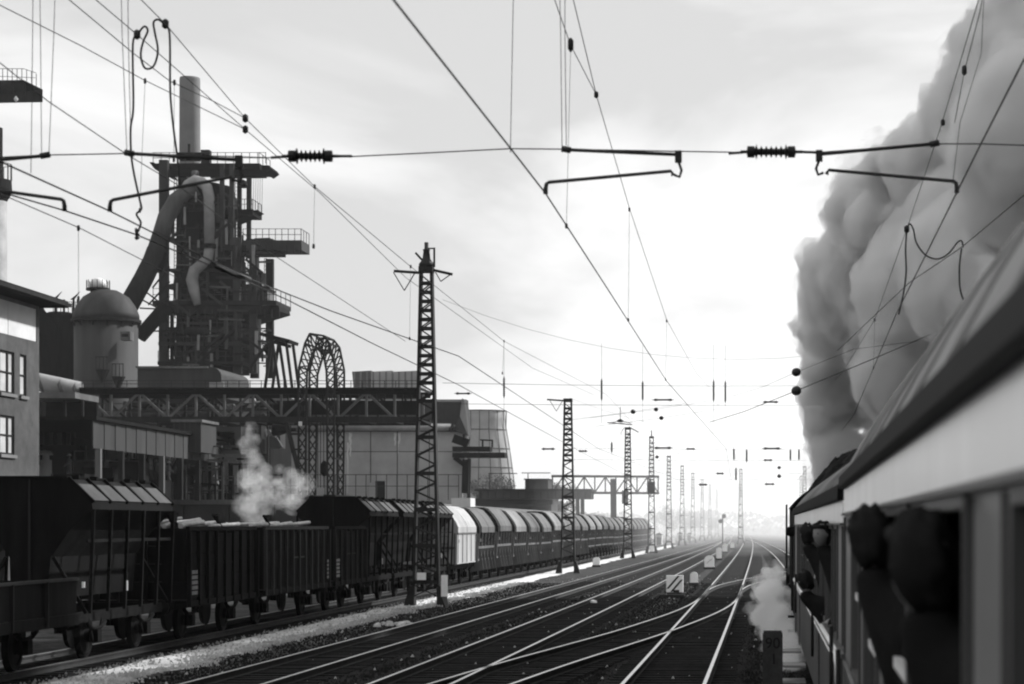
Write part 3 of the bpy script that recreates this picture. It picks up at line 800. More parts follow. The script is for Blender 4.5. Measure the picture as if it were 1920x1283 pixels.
hB2 = hopper_b('third hopper wagon beyond the white one, its roof flaps paler than its neighbours', (WX, 107.6+7.75*2, 0), HB, mat('paler_hopper_sheet', 0.14, .6, var=.3, scale=1.3, streak=True), M_ironlt, M_ironlt)
for i in range(1, 22):
    if i == 2: continue
    o = dup(hB2 if i in (5,9,10,15) else hB, (WX, 107.6+7.75*i, 0), ORD[i]+' grey hopper wagon in the row beyond the white one', skip=() if i < 9 else ('rung','ladder','corner_post','chute'))
    o.scale = (1, 1, R.uniform(.955,1.02))
hopper_b('pale hopper wagon closing the far end of the long row', (WX, 107.6+7.75*22, 0), None, M_whitew, M_whitew, M_ironlt, True)
# tubes and coils lying on the open wagons
def load(name, label, cat, group, p0, p1, r, m):
    t = MB().tube([p0, p1], r, 10)
    tb = thing(name, label, cat, p0, group); t.build('tube_wall', m, tb)
    return tb
GL = 'bright tubes heaped on the open wagons'
k = 0
for (x, y, z, ln, tilt) in [(-.9,52.9,3.02,2.9,.25),(-.5,53.1,3.1,3.2,.2),(-.1,53,3.16,2.6,.12),(.35,53.1,3.1,3.0,.1),(.75,53.0,3.05,3.1,.16),(1.05,53.4,3.06,2.2,.0),(.95,56.6,3.05,2.9,.05),(.6,56.8,3.1,2.7,.02),(.2,56.7,3.05,3,.08),(-.3,56.6,3.1,3,.05),
                           (.9,61.4,3.07,3.1,.02),(.5,61.4,3.1,3,.05),(.0,61.6,3.06,3,.02),(-.5,61.5,3.1,3,.03),(.95,65.4,3.07,3.5,.03),(.55,65.6,3.09,3.2,.01),(.1,65.5,3.06,3.2,.04),(1.08,63.2,3.05,2.2,.06)]:
    r = R.uniform(.03,.075); tilt += R.uniform(-.05,.14)
    o = MB().tube([(WX+x,y,z),(WX+x+R.uniform(-.1,.1),y+ln,z+tilt)], r, 10).build('steel_tube', M_load)
    tag(o, 'bright steel tube lying among others on top of the '+('near open wagon' if y < 60 else 'open wagon with pale posts'), 'tube', GL)
for i, (y, n) in enumerate(((52.9,4),(57.4,7),(63.2,6))):
    for q in range(n):
        yy = y+q*.30; x = WX+1.0-.05*q; tl = R.uniform(.35,.6)*(1 if q%2 else -1)
        o = MB().tube([(x,yy-tl*.5,3.02),(x-.1,yy+tl*.5,3.36)], .045, 8).build('iron_rod', M_black)
        tag(o, 'short dark iron rod stuck crosswise among bright tubes on the '+('near open wagon' if i < 2 else 'open wagon with pale posts'), 'iron rod', 'dark rods among the bright tubes')

# ------------------------------------------------------------------ overhead-line masts
def mast(label, base, h, w0, w1, depth, nl, group, detail=True):
    t = thing('lattice_mast', label, 'mast', base, group, local=True)
    yf, yb = -depth/2, depth/2
    def wx(z): return lerp(w0, w1, z/h)/2
    for sx in (-1,1):
        q = MB()
        for z0, z1 in ((0.35, h),):
            a0, a1 = wx(z0), wx(z1)
            th = .10 if w0 > .7 else .09
            vs = []
            for a, z in ((a0,z0),(a1,z1)):
                vs += [(sx*a,yf,z),(sx*(a-th),yf,z),(sx*(a-th),yb,z),(sx*a,yb,z)]
            q.add(vs, [(0,1,2,3),(4,5,6,7),(0,1,5,4),(1,2,6,5),(2,3,7,6),(3,0,4,7)])
        q.build('channel', M_lattice, t)
        f = MB(); f.add([(sx*(wx(0)+.10)-.2,yf-.1,0),(sx*(wx(0)+.10)+.2,yf-.1,0),(sx*(wx(0)+.10)+.2,yb+.1,0),(sx*(wx(0)+.10)-.2,yb+.1,0),
                         (sx*wx(.5)-.09,yf-.02,.75),(sx*wx(.5)+.07,yf-.02,.75),(sx*wx(.5)+.07,yb+.02,.75),(sx*wx(.5)-.09,yb+.02,.75)],
                        [(3,2,1,0),(4,5,6,7),(0,1,5,4),(1,2,6,5),(2,3,7,6),(3,0,4,7)])
        f.build('foot', M_lattice, t)
    z = .9; k = 0; hh = (h-1.2)/nl
    for k in range(nl):
        z0 = .9+k*hh; z1 = z0+hh
        s = 1 if k % 2 else -1
        for y in ((yf,yb) if detail else (yf,)):
            bar('lacing_bar', (s*(wx(z0)-.05),y,z0),(-s*(wx(z1)-.05),y,z1), .05,.05, M_lattice, t, up=(0,1,0))
        if k > nl*.62 or k % 4 == 0:
            bar('cross_plate', (-wx(z0)+.1,yf,z0),(wx(z0)-.1,yf,z0), .03,.15, M_lattice, t)
    bar('cross_plate', (-wx(h)-.02,0,h-.1),(wx(h)+.02,0,h-.1), depth+.1,.22, M_lattice, t)
    return t
GM = 'lattice masts along the gravel strip'
def yard(t, z, x0, x1, vx=None):
    bar('crossarm', (x0,0,z),(x1,0,z+.05*(x1+x0)), .08,.10, M_lattice, t)
    if vx is not None:
        for a in (-.42,.42): bar('hanger', (vx+a,0,z-.05),(vx,0,z-.75), .035,.035, M_lattice, t)
m1 = mast('tallest lattice mast nearest the camera, in front of the dark hopper wagons', (-12.82, 82, 0), 13.0, 1.06, .50, .42, 34, GM)
yard(m1, 12.85, -1.25, -.2, -.85)
bar('crossarm', (.2,0,12.9),(1.0,0,12.72), .08,.10, M_lattice, m1); bar('hanger', (.9,0,12.7),(.55,0,12.45), .035,.035, M_lattice, m1); bar('hanger', (.35,0,12.8),(.55,0,12.45), .035,.035, M_lattice, m1)
MB().tube([(0,0,13.0),(0,0,13.95)], .08, 8).build('spike', M_lattice, m1)
MB().lathe((0,0,13.0), [(.28,0),(.30,.12),(.16,.3),(.12,.62),(.15,.66),(.1,.7)], 12).build('insulator', M_porc, m1)
bar('bracket', (.30,0,13.0),(.30,0,13.75), .07,.07, M_lattice, m1); bar('bracket', (-.1,0,13.2),(-.42,0,13.55), .08,.08, M_lattice, m1); bar('bracket', (0,0,13.72),(.3,0,13.72), .05,.05, M_lattice, m1)
blk('number_plate', (-.32,-.27,.98),(.02,-.25,1.26), M_white, m1)
for s in (-1, 1): bar('cross_brace', (s*.45,-.23,.35),(-s*.5,-.23,.82), .05,.04, M_lattice, m1)
m2 = mast('second lattice mast beside the grey hoppers, single crossarm on its top', (-12.33, 137, 0), 11.2, .98, .52, .42, 30, GM)
yard(m2, 11.15, -1.35, -.2, -.75)
m3 = mast('third lattice mast, slim, a forked lamp bracket above it', (-12.33, 199, 0), 12.2, .9, .52, .42, 32, GM)
MB().tube([(-.35,0,12.2),(-.7,0,11.6),(-.45,0,11.5)], .03, 6).build('bracket', M_lattice, m3)
bar('crossarm', (.1,0,12.25),(1.0,0,11.75), .1,.1, M_lattice, m3)
m4 = mast('fourth lattice mast with a dark box half way up', (-12.0, 236, 0), 12.9, .85, .5, .4, 26, GM, False)
blk('switch_box', (-.4,-.35,6.6),(.4,-.2,7.9), M_dark, m4); MB().tube([(0,0,12.9),(0,0,13.6)], .06, 8).build('spike', M_lattice, m4)
m5 = mast('fifth lattice mast, plain top, beyond the end of the wagons', (-12.0, 281, 0), 12.2, .85, .5, .4, 24, GM, False)
for i, (y, h) in enumerate(((326,12.6),(372,12.2),(425,12.4),(480,12.4),(545,12.4))):
    dup(m5, (-12.0+.004*(y-300), y, 0), ['sixth','seventh','eighth','ninth','tenth'][i]+' lattice mast, fading in the haze beyond the wagons')
for i, (x, y) in enumerate(((-3.1,345),(6.9,330),(7.6,395),(-4.4,470))):
    dup(m5, (x, y, 0), ['hazy mast standing between the tracks near the vanishing point','hazy mast right of the far tracks, nearest of two','hazy mast right of the far tracks, farther of two','faint mast between the tracks, farthest ahead'][i])
# masts carrying the cross-spans on the right, hidden behind train and smoke, and the one behind the camera
m_r = mast('lattice mast right of the train behind its smoke', (10.5, 82, 0), 13.0, 1.06, .5, .42, 24, 'lattice masts right of the train', False)
dup(m_r, (10.5, 137, 0), 'second lattice mast right of the train, behind the smoke')
dup(m_r, (10.5, 199, 0), 'third lattice mast right of the train, behind the smoke')

# ------------------------------------------------------------------ overhead wires
def insul_h(b, p, ln, r):                        # ribbed rod insulator along x, centred at p
    prof = [(r*.25,-ln*.62),(r*.25,-ln*.5),(r*.9,-ln*.48),(r*.9,-ln*.34)]
    n = 7
    for i in range(n):
        c = lerp(-ln*.3, ln*.3, i/(n-1))
        big = 1.25 if i in (0, n-1) else .95
        prof += [(r*.5,c-ln*.03),(r*big,c),(r*.5,c+ln*.03)]
    prof += [(r*.9,ln*.34),(r*.9,ln*.48),(r*.25,ln*.5),(r*.25,ln*.62)]
    return b.rev(V(p), V((0,1,0)), V((0,0,1)), V((1,0,0)), prof, 12, False)
def insul_v(b, p, ln, r):
    prof = [(r*.3,-ln*.6)]
    for i in range(9): 
        c = lerp(-ln*.45, ln*.45, i/8); prof += [(r*.5,c-ln*.03),(r,c),(r*.5,c+ln*.03)]
    prof += [(r*.3,ln*.6)]
    return b.lathe(p, prof, 8, False)
Y0 = 19.0
Q = lambda px, py, dy=0: P(px, py, Y0+dy)
cs = thing('cross_span', 'nearest cross-span wire over all tracks, with two ribbed insulators and steady arms', 'cross-span', V((-7,Y0,0)))
MB().tube([Q(-420,330),Q(-60,298),Q(85,291),Q(240,288),Q(505,296),Q(534,294)], .006, 6).build('span_wire', M_wire, cs)
MB().tube([Q(630,293),Q(660,293)], .013, 6).build('link_rod', M_wire, cs)
MB().tube([Q(508,296),Q(534,294)], .013, 6).build('link_rod', M_wire, cs)
MB().tube([Q(1366,288),Q(1393,286)], .013, 6).build('link_rod', M_wire, cs)
MB().tube([Q(1500,285),Q(1530,286)], .013, 6).build('link_rod', M_wire, cs)
MB().tube([Q(630,293),Q(655,294),Q(800,287),Q(957,279),Q(1058,280),Q(1272,284),Q(1393,286)], .006, 6).build('span_wire', M_wire, cs)
MB().tube([Q(1500,285),Q(1535,286),Q(1755,270),Q(1838,270),Q(1960,274),Q(2400,285)], .006, 6).build('span_wire', M_wire, cs)
insul_h(MB(), Q(582,293), .40, .058).build('insulator', M_porc, cs)
insul_h(MB(), Q(1446,285), .44, .058).build('insulator', M_porc, cs)
def arms(top0, top1, br, low0, hook):
    MB().tube([Q(*top0),Q(*top1)], .016, 8).build('registration_pole', M_wire, cs)
    MB().tube([Q(top0[0]+(-9 if top0[0]<top1[0] else 9),top0[1]-2),Q(top0[0]+(8 if top0[0]<top1[0] else -8),top0[1]+1)], .028, 8).build('clamp', M_wire, cs)
    b = MB(); (x,y0,y1) = br
    s = 1 if top0[0] < top1[0] else -1
    b.bar(Q(x,y0),Q(x,lerp(y0,y1,.45)), .06,.05); b.tube([Q(x,lerp(y0,y1,.4)),Q(x+s*6,lerp(y0,y1,.75)),Q(x+s*2,y1),Q(x-s*8,y1-4)], .014, 6)
    b.build('bracket', M_wire, cs)
    bx, by = low0; hx, hy = hook; e = (hx + (6 if hx < bx else -6), hy-22)
    MB().tube([Q(bx,by+8),Q(bx-s*4,by),Q(*e),Q(lerp(e[0],hx,.7),e[1]+3),Q(hx,hy-10),Q(hx,hy)], [.02,.015,.016,.018,.02,.022], 8).build('steady_arm', M_wire, cs)
arms((1062,281),(1268,290),(1272,283,332),(1262,321),(1023,364))
arms((1752,270),(1542,289),(1536,282,328),(1550,319),(1794,362))
arms((243,288),(442,300),(448,292,342),(438,332),(206,397))
arms((84,292),(-120,312),(-126,305,352),(-116,342),(121,396))
for px in (60,): MB().tube([Q(60,-260),Q(62,-20),Q(60,180),Q(58,325)], .0035, 5).build('hanger_wire', M_wire, cs)
for a, b_ in ((75,78),(105,92),(225,238),(238,246),(963,957),(1050,1054),(1058,1062)):
    MB().tube([Q(a+R.uniform(-8,8),-300),Q(lerp(a,b_,.3),60),Q(b_,286)], .0035, 5).build('hanger_wire', M_wire, cs)
MB().tube([Q(1853,-200),Q(1840,100),Q(1800,230),Q(1786,345)], .003, 5).build('hanger_wire', M_wire, cs)
MB().tube([Q(-300,-420),Q(500,-300),Q(1000,-290),Q(1800,-330),Q(2300,-420)], .009, 6).build('head_span_wire', M_wire, cs)

def wire(name, label, cat, pts, r, group=None, extra=None):
    t = thing(name, label, cat, V((pts[0].x, pts[0].y, 0)), group)
    MB().tube(pts, r, 6).build('wire', M_wire, t)
    return t
ZC = 6.02
def cz(px, py, z=ZC):                      # point on a wire of known height seen at a pixel
    Y = F*(z-EYE)/(VY-py); return P(px, py, Y)
def clamp(t, p, s=.026, ln=.08):
    b = MB(); b.lathe(V(p)-V((0,0,ln/2)), [(.01,0),(s,ln*.2),(s,ln*.8),(.01,ln)], 8); b.build('clamp', M_wire, t)
def drop(t, p, q, r=.0026):
    MB().tube([p,q], r, 5).build('dropper', M_wire, t); clamp(t, p, .016, .06); clamp(t, q, .014, .05)
def contact(label, pts, group='contact wires over the running tracks'):
    return wire('contact_wire', label, 'contact wire', pts, .0075, group)
def sagpts(p0, p1, sag, n=14):
    return [p0.lerp(p1, i/n) - V((0,0,sag*4*(i/n)*(1-i/n))) for i in range(n+1)]
far = lambda c, y, z: V((c(y), y, z))
# contact wires (height about 6 m)
kC = contact('contact wire above the bright track, held by the middle steady arm', [cz(560,-230),cz(738,0),cz(957,278),cz(1023,363),cz(1138,540),cz(1250,715),far(cC,82,ZC)+V((.35,0,0)),far(cC,137,ZC)-V((.3,0,0)),far(cC,199,ZC),far(cC,330,ZC)])
kD = contact('contact wire above the train, held by the right steady arm', [cz(2060,-150),cz(1920,112),cz(1838,272),cz(1794,361),cz(1680,590),cz(1600,780),far(cD,82,ZC)+V((.2,0,0)),far(cD,137,ZC),far(cD,250,ZC)])
kB = contact('contact wire over the second track, held by the left steady arm', [cz(-330,180),cz(0,303),cz(206,396),cz(330,458),cz(470,524),cz(620,583),cz(860,668),far(cB,82,ZC)-V((.2,0,0)),far(cB,137,ZC)+V((.3,0,0)),far(cB,199,ZC),far(cB,330,ZC)])
kE = contact('lower contact wire at the left edge, held by the short steady arm', [cz(-300,258),cz(0,360),cz(121,395),cz(255,440),cz(400,500),cz(540,563),cz(700,645),cz(860,722),far(cA,82,ZC)+V((2.2,0,0)),far(cA,137,ZC)+V((.6,0,0)),far(cA,199,ZC)])
b = MB(); b.tube([cz(400,497),cz(430,510),cz(468,524)], .03, 8); b.build('crossing_bar', M_wire, kB)
# catenary (messenger) wires, slung higher
def atx(px, py, X): 
    Y = F*X/(px-VX); return P(px, py, Y)
def messenger(label, pts): return wire('catenary_wire', label, 'catenary wire', pts, .005, 'catenary wires over the running tracks')
gC = messenger('catenary wire sweeping down above the bright track, from the top middle', [atx(1040,-140,-1.9),atx(1075,0,-1.9),atx(1118,178,-1.9),atx(1180,390,-1.9),atx(1250,600,-1.9),V((-1.85,62,7.5)),V((-1.7,82,8.1)),V((-1.7,110,7.3)),V((-1.7,137,8.1)),V((-1.7,168,7.3)),V((-1.7,199,8.1))])
MB().tube([atx(1118,178,-1.9),atx(1070,85,-1.95),atx(1040,0,-1.98),atx(1000,-140,-2.0)], .005, 6).build('auxiliary_wire', M_wire, gC)
clamp(gC, atx(1118,178,-1.9)); clamp(gC, atx(1070,84,-1.95), .03, .14)
drop(gC, atx(1180,393,-1.9), cz(1178,600)); drop(gC, atx(1070,92,-1.95), cz(1062,424)); drop(gC, atx(1250,602,-1.9), cz(1248,712))
gD = messenger('catenary wire above the train crossing the smoke on the right', [atx(1870,-130,2.2),atx(1835,0,2.2),atx(1765,235,2.2),atx(1700,430,2.2),atx(1640,600,2.2),V((2.3,60,7.35)),V((2.3,82,8.1)),V((2.35,110,7.3)),V((2.4,137,8.1))])
clamp(gD, atx(1768,230,2.2)); clamp(gD, atx(1700,430,2.2), .04,.12)
MB().tube([atx(1860,-120,2.35),atx(1838,20,2.35),atx(1808,135,2.35),atx(1790,230,2.35)], .005, 6).build('auxiliary_wire', M_wire, gD); clamp(gD, atx(1808,132,2.35), .03, .12)
drop(gD, atx(1640,600,2.2), cz(1638,690))
gB = messenger('upper catenary wire on the left carrying the right end of the jumper loop', [atx(150,-110,-6),atx(265,0,-6),atx(310,45,-6),atx(460,222,-6),atx(590,350,-6),atx(770,500,-6),atx(945,640,-6),V((-5.9,82,8.1)),V((-5.7,110,7.4)),V((-5.6,137,8.1))])
gE = messenger('lower catenary wire on the left carrying the left end of the jumper loop', [atx(60,-120,-6.3),atx(180,0,-6.3),atx(257,65,-6.3),atx(460,243,-6.3),atx(600,362,-6.3),atx(760,520,-6.3),V((-6.4,60,7.5)),V((-6.4,82,8.1))])
for p in ((460,222,-6),(310,45,-6)): clamp(gB, atx(*p), .035, .1)
for p in ((460,243,-6.3),(257,65,-6.3)): clamp(gE, atx(*p), .035, .1)
gA = messenger('thin catenary wire over the leftmost track from the upper left corner', [P(-120,-60,19),P(0,10,20.5),P(150,85,22),P(270,150,23.5),P(460,243,26.2)])
gA2 = messenger('thin stay wire joining the catenary clamps from the top left', [P(60,-60,19),P(130,0,20),P(250,100,22),P(318,152,23),P(400,190,24.5),P(460,222,25)])
gF = messenger('long thin wire running down past the gallery at the left edge', [P(-100,45,17),P(0,118,18.6),P(90,190,19.5),P(238,290,21),P(330,345,23),P(500,470,30),P(760,640,42)])
gG = messenger('faint wire below the left contact wires', [P(-60,340,18),P(20,372,19.5),P(150,428,22),P(330,520,27)])
drop(gA, P(272,152,23.5), P(262,395,23.8)); drop(gA2, P(327,155,23), P(326,300,23.2)); drop(gG, P(147,428,22), P(147,560,22.4))
drop(gB, atx(590,350,-6), cz(588,462)); drop(gB, atx(770,500,-6), cz(768,635)); drop(gB, atx(945,640,-6), cz(942,700))
# jumper cables
def cable(name, label, pts, r=.011, n=6):
    t = thing(name, label, 'jumper cable', V((pts[0].x,pts[0].y,0)), 'jumper cables between the wires')
    out_ = []
    for i in range(len(pts)-1):
        p0, p1, p2, p3 = pts[max(i-1,0)], pts[i], pts[i+1], pts[min(i+2,len(pts)-1)]
        for k in range(n):
            s = k/n
            out_.append(.5*((2*p1)+(p2-p0)*s+(2*p0-5*p1+4*p2-p3)*s*s+(3*p1-p0-3*p2+p3)*s**3))
    out_.append(pts[-1])
    MB().tube(out_, r, 8).build('cable', M_wire, t)
    return t
YJ = 21.4
J = lambda px, py: P(px, py, YJ)
cable('jumper_cable', 'left jumper cable hanging from its clamp to the contact wire in front of the chimney', [J(257,66),J(249,85),J(250,200),J(245,240),J(246,290),J(252,330),J(262,375),J(265,392),J(256,402),J(264,418),J(258,436)])
cable('jumper_cable', 'S-shaped jumper loop joining the two catenary clamps at the upper left', [J(257,66),J(270,50),J(277,58),J(268,80),J(264,105),J(272,128),J(288,124),J(296,95),J(290,60),J(288,42),J(297,37),J(310,47)])
cable('jumper_cable', 'right jumper cable hanging past the chimney from the upper clamp', [J(310,47),J(318,65),J(319,160),J(321,200),J(327,255),J(333,300),J(336,350)])
jk = thing('contact_clamp', 'row of dark clamps joining the two left contact wires', 'clamp', V((J(256,430).x, YJ, 0)))
MB().tube([J(255,428),J(256,450)], .012, 6).build('rod', M_wire, jk)
for yy in (432,439,446): MB().lathe(J(257,yy+3), [(.01,0),(.03,.012),(.01,.03)], 8).build('disc', M_wire, jk)
YK = 32.0
K = lambda px, py: P(px, py, YK)
cable('jumper_cable', 'sagging jumper cable in front of the smoke on the right', [K(1700,430),K(1706,420),K(1713,432),K(1718,455),K(1735,478),K(1757,486),K(1778,476),K(1795,455),K(1803,452),K(1806,464)], .012)
cable('jumper_cable', 'left tail of the right jumper cable running down to the contact wire', [K(1700,432),K(1698,470),K(1699,510),K(1694,550),K(1685,590)], .013)
cable('jumper_cable', 'right tail of the right jumper cable hanging loose', [K(1803,466),K(1799,500),K(1800,540),K(1806,562)], .013)
wire('catenary_wire', 'wire slanting down from the right edge to the jumper clamp in the smoke', 'catenary wire', [P(2050,275,24),P(1920,366,28),P(1803,464,32),P(1705,530,37),P(1570,658,50)], .007, 'catenary wires over the running tracks')
# anchor lines with round insulators
an = thing('anchor_wire', 'long anchor wires crossing in front of the smoke with two round black insulators', 'anchor wire', V((3,52,0)))
MB().tube([P(1840,588,46),P(1785,610,48),P(1640,672,50),P(1493,733,52),P(1395,772,58),P(1330,792,70)], .010, 6).build('wire', M_wire, an)
MB().tube([P(1720,640,49),P(1600,655,50.5),P(1493,698,52),P(1430,726,55),P(1370,744,60)], .005, 6).build('wire', M_wire, an)
for q in ((1493,733,52,.115),(1493,698,52,.105)):
    c_ = P(*q[:3])
    MB().rev(c_, V((1,0,0)), V((0,0,1)), V((-.3,.95,0)), [(.02,-.16),(q[3]*.7,-.1),(q[3],-.03),(q[3],.03),(q[3]*.6,.1),(.02,.16)], 16).build('insulator', M_porc, an)
# farther cross-spans
def span(label, Y, z1, z2, rods, bars_, x0=-12.2, x1=10.5):
    t = thing('cross_span', label, 'cross-span', V((0,Y,0)), 'cross-spans over the tracks')
    o = V((0,0,0))
    for z, sg in ((z1,.12),(z2,.06)): MB().tube(sagpts(V((x0,Y,z)), V((x1,Y,z)), sg), .009, 5).build('span_wire', M_wire, t)
    MB().tube(sagpts(V((x0,Y,z1+3.2)), V((x1,Y,z1+3.2)), 2.3), .006, 5).build('head_span_wire', M_wire, t)
    for px, pa, pb in rods:
        a, b_ = P(px,pa,Y), P(px,pb,Y); insul_v(MB(), (a+b_)/2, (b_-a).length*.9, .055*Y/80).build('insulator', M_porc, t)
        MB().tube([a+V((0,0,1.4)), a], .006, 5).build('hanger_wire', M_wire, t); MB().tube([b_, b_-V((0,0,.9))], .006, 5).build('hanger_wire', M_wire, t)
    for px, py, w in bars_:
        insul_h(MB(), P(px,py,Y), w*Y/F, .05*Y/80).build('insulator', M_porc, t)
    return t
span('cross-span at the tallest mast with five upright rod insulators', 82, 8.55, 7.75, [(945,708,745),(1128,712,750),(1205,716,750),(1338,714,752),(1360,716,754)], [(1243,750,34),(1445,754,26),(868,738,26)])
s2 = span('cross-span at the second mast, level with the train roof', 137, 8.05, 7.3, [(1376,842,862),(1400,844,866),(1482,844,862),(1498,844,862),(1147,830,848)], [(1243,840,30),(1447,841,30),(1295,842,14),(1440,863,14),(1028,842,22),(1093,846,14)])
span('cross-span at the third mast, faint in the haze', 199, 8.0, 7.4, [(1380,878,900)], [(1443,908,16),(1350,888,12),(1318,909,14)])
for px, py, Y, r in ((1187,772,90,.10),(1230,768,84,.08),(1240,784,84,.08),(1232,857,140,.11),(1461,877,190,.15),(1461,893,190,.17)):
    c_ = P(px,py,Y)
    t = thing('round_insulator', {1187:'large round insulator above the third mast',1230:'small round insulator, upper of a close pair over the tracks',1240:'small round insulator, lower of a close pair over the tracks',1232:'round insulator just right of the fourth mast',1461:'small round insulator near the train roof, %s of two' % ('upper' if py < 885 else 'lower')}[px], 'insulator', V((c_.x,c_.y,0)), 'round insulators hanging in the wires')
    MB().rev(c_, V((1,0,0)), V((0,0,1)), V((.3,.95,0)), [(.02,-.14),(r*.7,-.09),(r,-.02),(r,.03),(r*.6,.1),(.02,.14)], 14).build('disc', M_porc, t)
    MB().tube([c_-V((2.6,0,.25+r)), c_, c_+V((2.2,0,.35))], .006, 5).build('stay_wire', M_wire, t)
t = thing('lantern', 'dark forked signal lantern hanging above the third mast', 'lantern', P(1163,790,150)-V((0,0,10)))
c_ = P(1163,790,150); MB().lathe(c_-V((0,0,.18)), [(.1,.1),(.24,.14),(.27,.2),(.14,.30),(.05,.34)], 12).build('shade', M_porc, t)
for dx in (-.75,.75): MB().tube([c_+V((dx,0,-.15)), c_+V((0,0,.05)), c_+V((0,0,1.0))], .03, 6).build('bracket', M_wire, t)
bar('arm', c_+V((-.9,0,-.1)), c_+V((.85,0,-.25)), .07,.07, M_wire, t)

# ------------------------------------------------------------------ trackside signs
def on_ground(px, py, z=0):
    Y = F*(EYE-z)/(py-VY); return V(((px-VX)*Y/F, Y, z))
g = on_ground(1265, 1116)
t = thing('shunting_signal', 'square white signal box with two black diagonal bars beside the bright track', 'signal', g, 'white trackside signals')
s_ = .37; zc = EYE-(1095-VY)*g.y/F
MB().box((g.x-s_,g.y,zc-s_),(g.x+s_,g.y+.3,zc+s_)).build('lamp_box', M_white, t)
b = MB()
for o_ in (-.10, .12):
    b.add([(g.x-s_*.98+max(0,o_*1.4),g.y-.006,zc-s_*.95+max(0,-o_*1.4)-.0),(g.x-s_*.98+max(0,o_*1.4)+.1,g.y-.006,zc-s_*.95+max(0,-o_*1.4)),(g.x+s_*.98+min(0,o_*1.4),g.y-.006,zc+s_*.95-max(0,o_*1.4)),(g.x+s_*.98+min(0,o_*1.4)-.1,g.y-.006,zc+s_*.95-max(0,o_*1.4))], [(0,1,2,3)])
b.build('diagonal_bars', M_print, t)
MB().box((g.x-.06,g.y-.012,zc-s_*.99),(g.x+.2,g.y-.004,zc-s_*.72)).build('number_plate', M_ironmid, t)
MB().box((g.x-.28,g.y+.05,0),(g.x+.28,g.y+.25,zc-s_)).build('plinth', M_stone, t)
MB().box((g.x-.55,g.y-2.2,-.05),(g.x+.5,g.y-1.9,.10)).build('cover_slab', M_ironmid, t)
def marker(label, px, pb, w, h, round_top=True, name='marker_stone', striped=False):
    g = on_ground(px, pb); k = g.y/F; w *= k; h *= k
    t = thing(name, label, 'marker', g, 'white trackside markers')
    if round_top:
        pr = [(w/2*math.cos(a), h-w*.35+ w*.35*math.sin(a)) for a in [PI*i/10 for i in range(11)]]
        MB().prism([(g.x+x, z) for x, z in [(w/2,0)]+pr+[(-w/2,0)]], g.y, g.y+.18).build('white_face', M_white, t)
    else:
        MB().box((g.x-w/2,g.y,0),(g.x+w/2,g.y+.15,h)).build('white_face', M_white, t)
    MB().box((g.x-w*.6,g.y-.06,-.05),(g.x+w*.6,g.y+.25,.09)).build('foot', M_stone, t)
    if striped: bar('stripe', (g.x-w*.3,g.y-.008,h*.4),(g.x+w*.3,g.y-.008,h*.75), .02,.05, M_ironmid, t, up=(0,1,0))
marker('round-topped white marker right of the barred signal box', 1301, 1096, 14, 23)
marker('large round white marker with a faint diagonal, between the two tracks', 1330, 1066, 18, 24, striped=True)
marker('tall slim white marker between the two tracks, ahead of the large one', 1348, 1049, 10, 22)
marker('small white marker farthest of the row between the two tracks', 1359, 1036, 9, 16)
marker('tiny white marker beyond the farthest one in the row, near the bright track', 1373, 1029, 7, 11)
marker('white round marker on the pale gravel right of the second mast', 1118, 1062, 13, 17)
marker('small white marker on the gravel beyond the third mast', 1222, 1036, 8, 13)
marker('tiny white marker beyond the end of the wagons', 1262, 1020, 7, 12)
marker('tiny white marker left of the far signal', 1302, 1011, 6, 10)
g = on_ground(833, 1140); 
t = thing('marker_post', 'tall white marker board at the right foot of the tallest mast', 'marker', g)
MB().box((g.x-.12,g.y,.42),(g.x+.12,g.y+.06,1.22)).build('board', M_white, t)
MB().add([(g.x-.1,g.y+.02,.41),(g.x+.1,g.y+.02,.41),(g.x+.14,g.y+.02,-.02),(g.x+.06,g.y+.02,-.02),(g.x-.1,g.y+.06,.41),(g.x+.1,g.y+.06,.41),(g.x+.14,g.y+.06,-.02),(g.x+.06,g.y+.06,-.02)],
         [(0,1,2,3),(7,6,5,4),(0,4,5,1),(1,5,6,2),(2,6,7,3),(3,7,4,0)]).build('post', M_conc, t)
# kilometre stone
g = V((.215, 36.2, 0))
t = thing('kilometre_stone', 'dark grey kilometre stone reading 90 over 1 beside the train', 'milestone', g)
MB().box((g.x-.17,g.y,-.05),(g.x+.17,g.y+.22,1.24)).box((g.x-.155,g.y+.015,1.24),(g.x+.155,g.y+.205,1.285)).build('stone', M_stone, t)
def text(s, size, p, m, parent):
    c = bpy.data.curves.new('numerals', 'FONT'); c.body = s; c.size = size; c.align_x = 'CENTER'; c.align_y = 'CENTER'; c.extrude = .003
    c.materials.append(m)
    tmp = bpy.data.objects.new('numerals', c); COL.objects.link(tmp)
    me = bpy.data.meshes.new_from_object(tmp.evaluated_get(bpy.context.evaluated_depsgraph_get())); bpy.data.objects.remove(tmp)
    me.materials.clear(); me.materials.append(m)
    o = bpy.data.objects.new('numerals', me); COL.objects.link(o); o.parent = parent
    o.location = V(p) - ORG[parent.name]; o.rotation_euler = (PI/2, 0, 0)
    return o
text('90', .26, (g.x, g.y-.004, 1.07), M_print, t); text('1', .26, (g.x+.02, g.y-.004, .80), M_print, t)
# far signal
g = on_ground(1355, 1022)
t = thing('semaphore_signal', 'small two-lamp signal post between the far tracks, black against haze', 'signal', g)
MB().tube([g, g+V((0,0,4.4))], .09, 8).build('post', M_dark, t)
for dx, dz in ((-.35,3.7),(.2,4.5)): MB().rev(g+V((dx,-.1,dz)), V((1,0,0)), V((0,0,1)), V((0,1,0)), [(.34,0),(.34,.2),(.1,.3)], 14, False).build('signal_disc', M_black, t)
bar('arm', g+V((-.4,0,3.6)), g+V((.3,0,4.6)), .08,.08, M_dark, t)
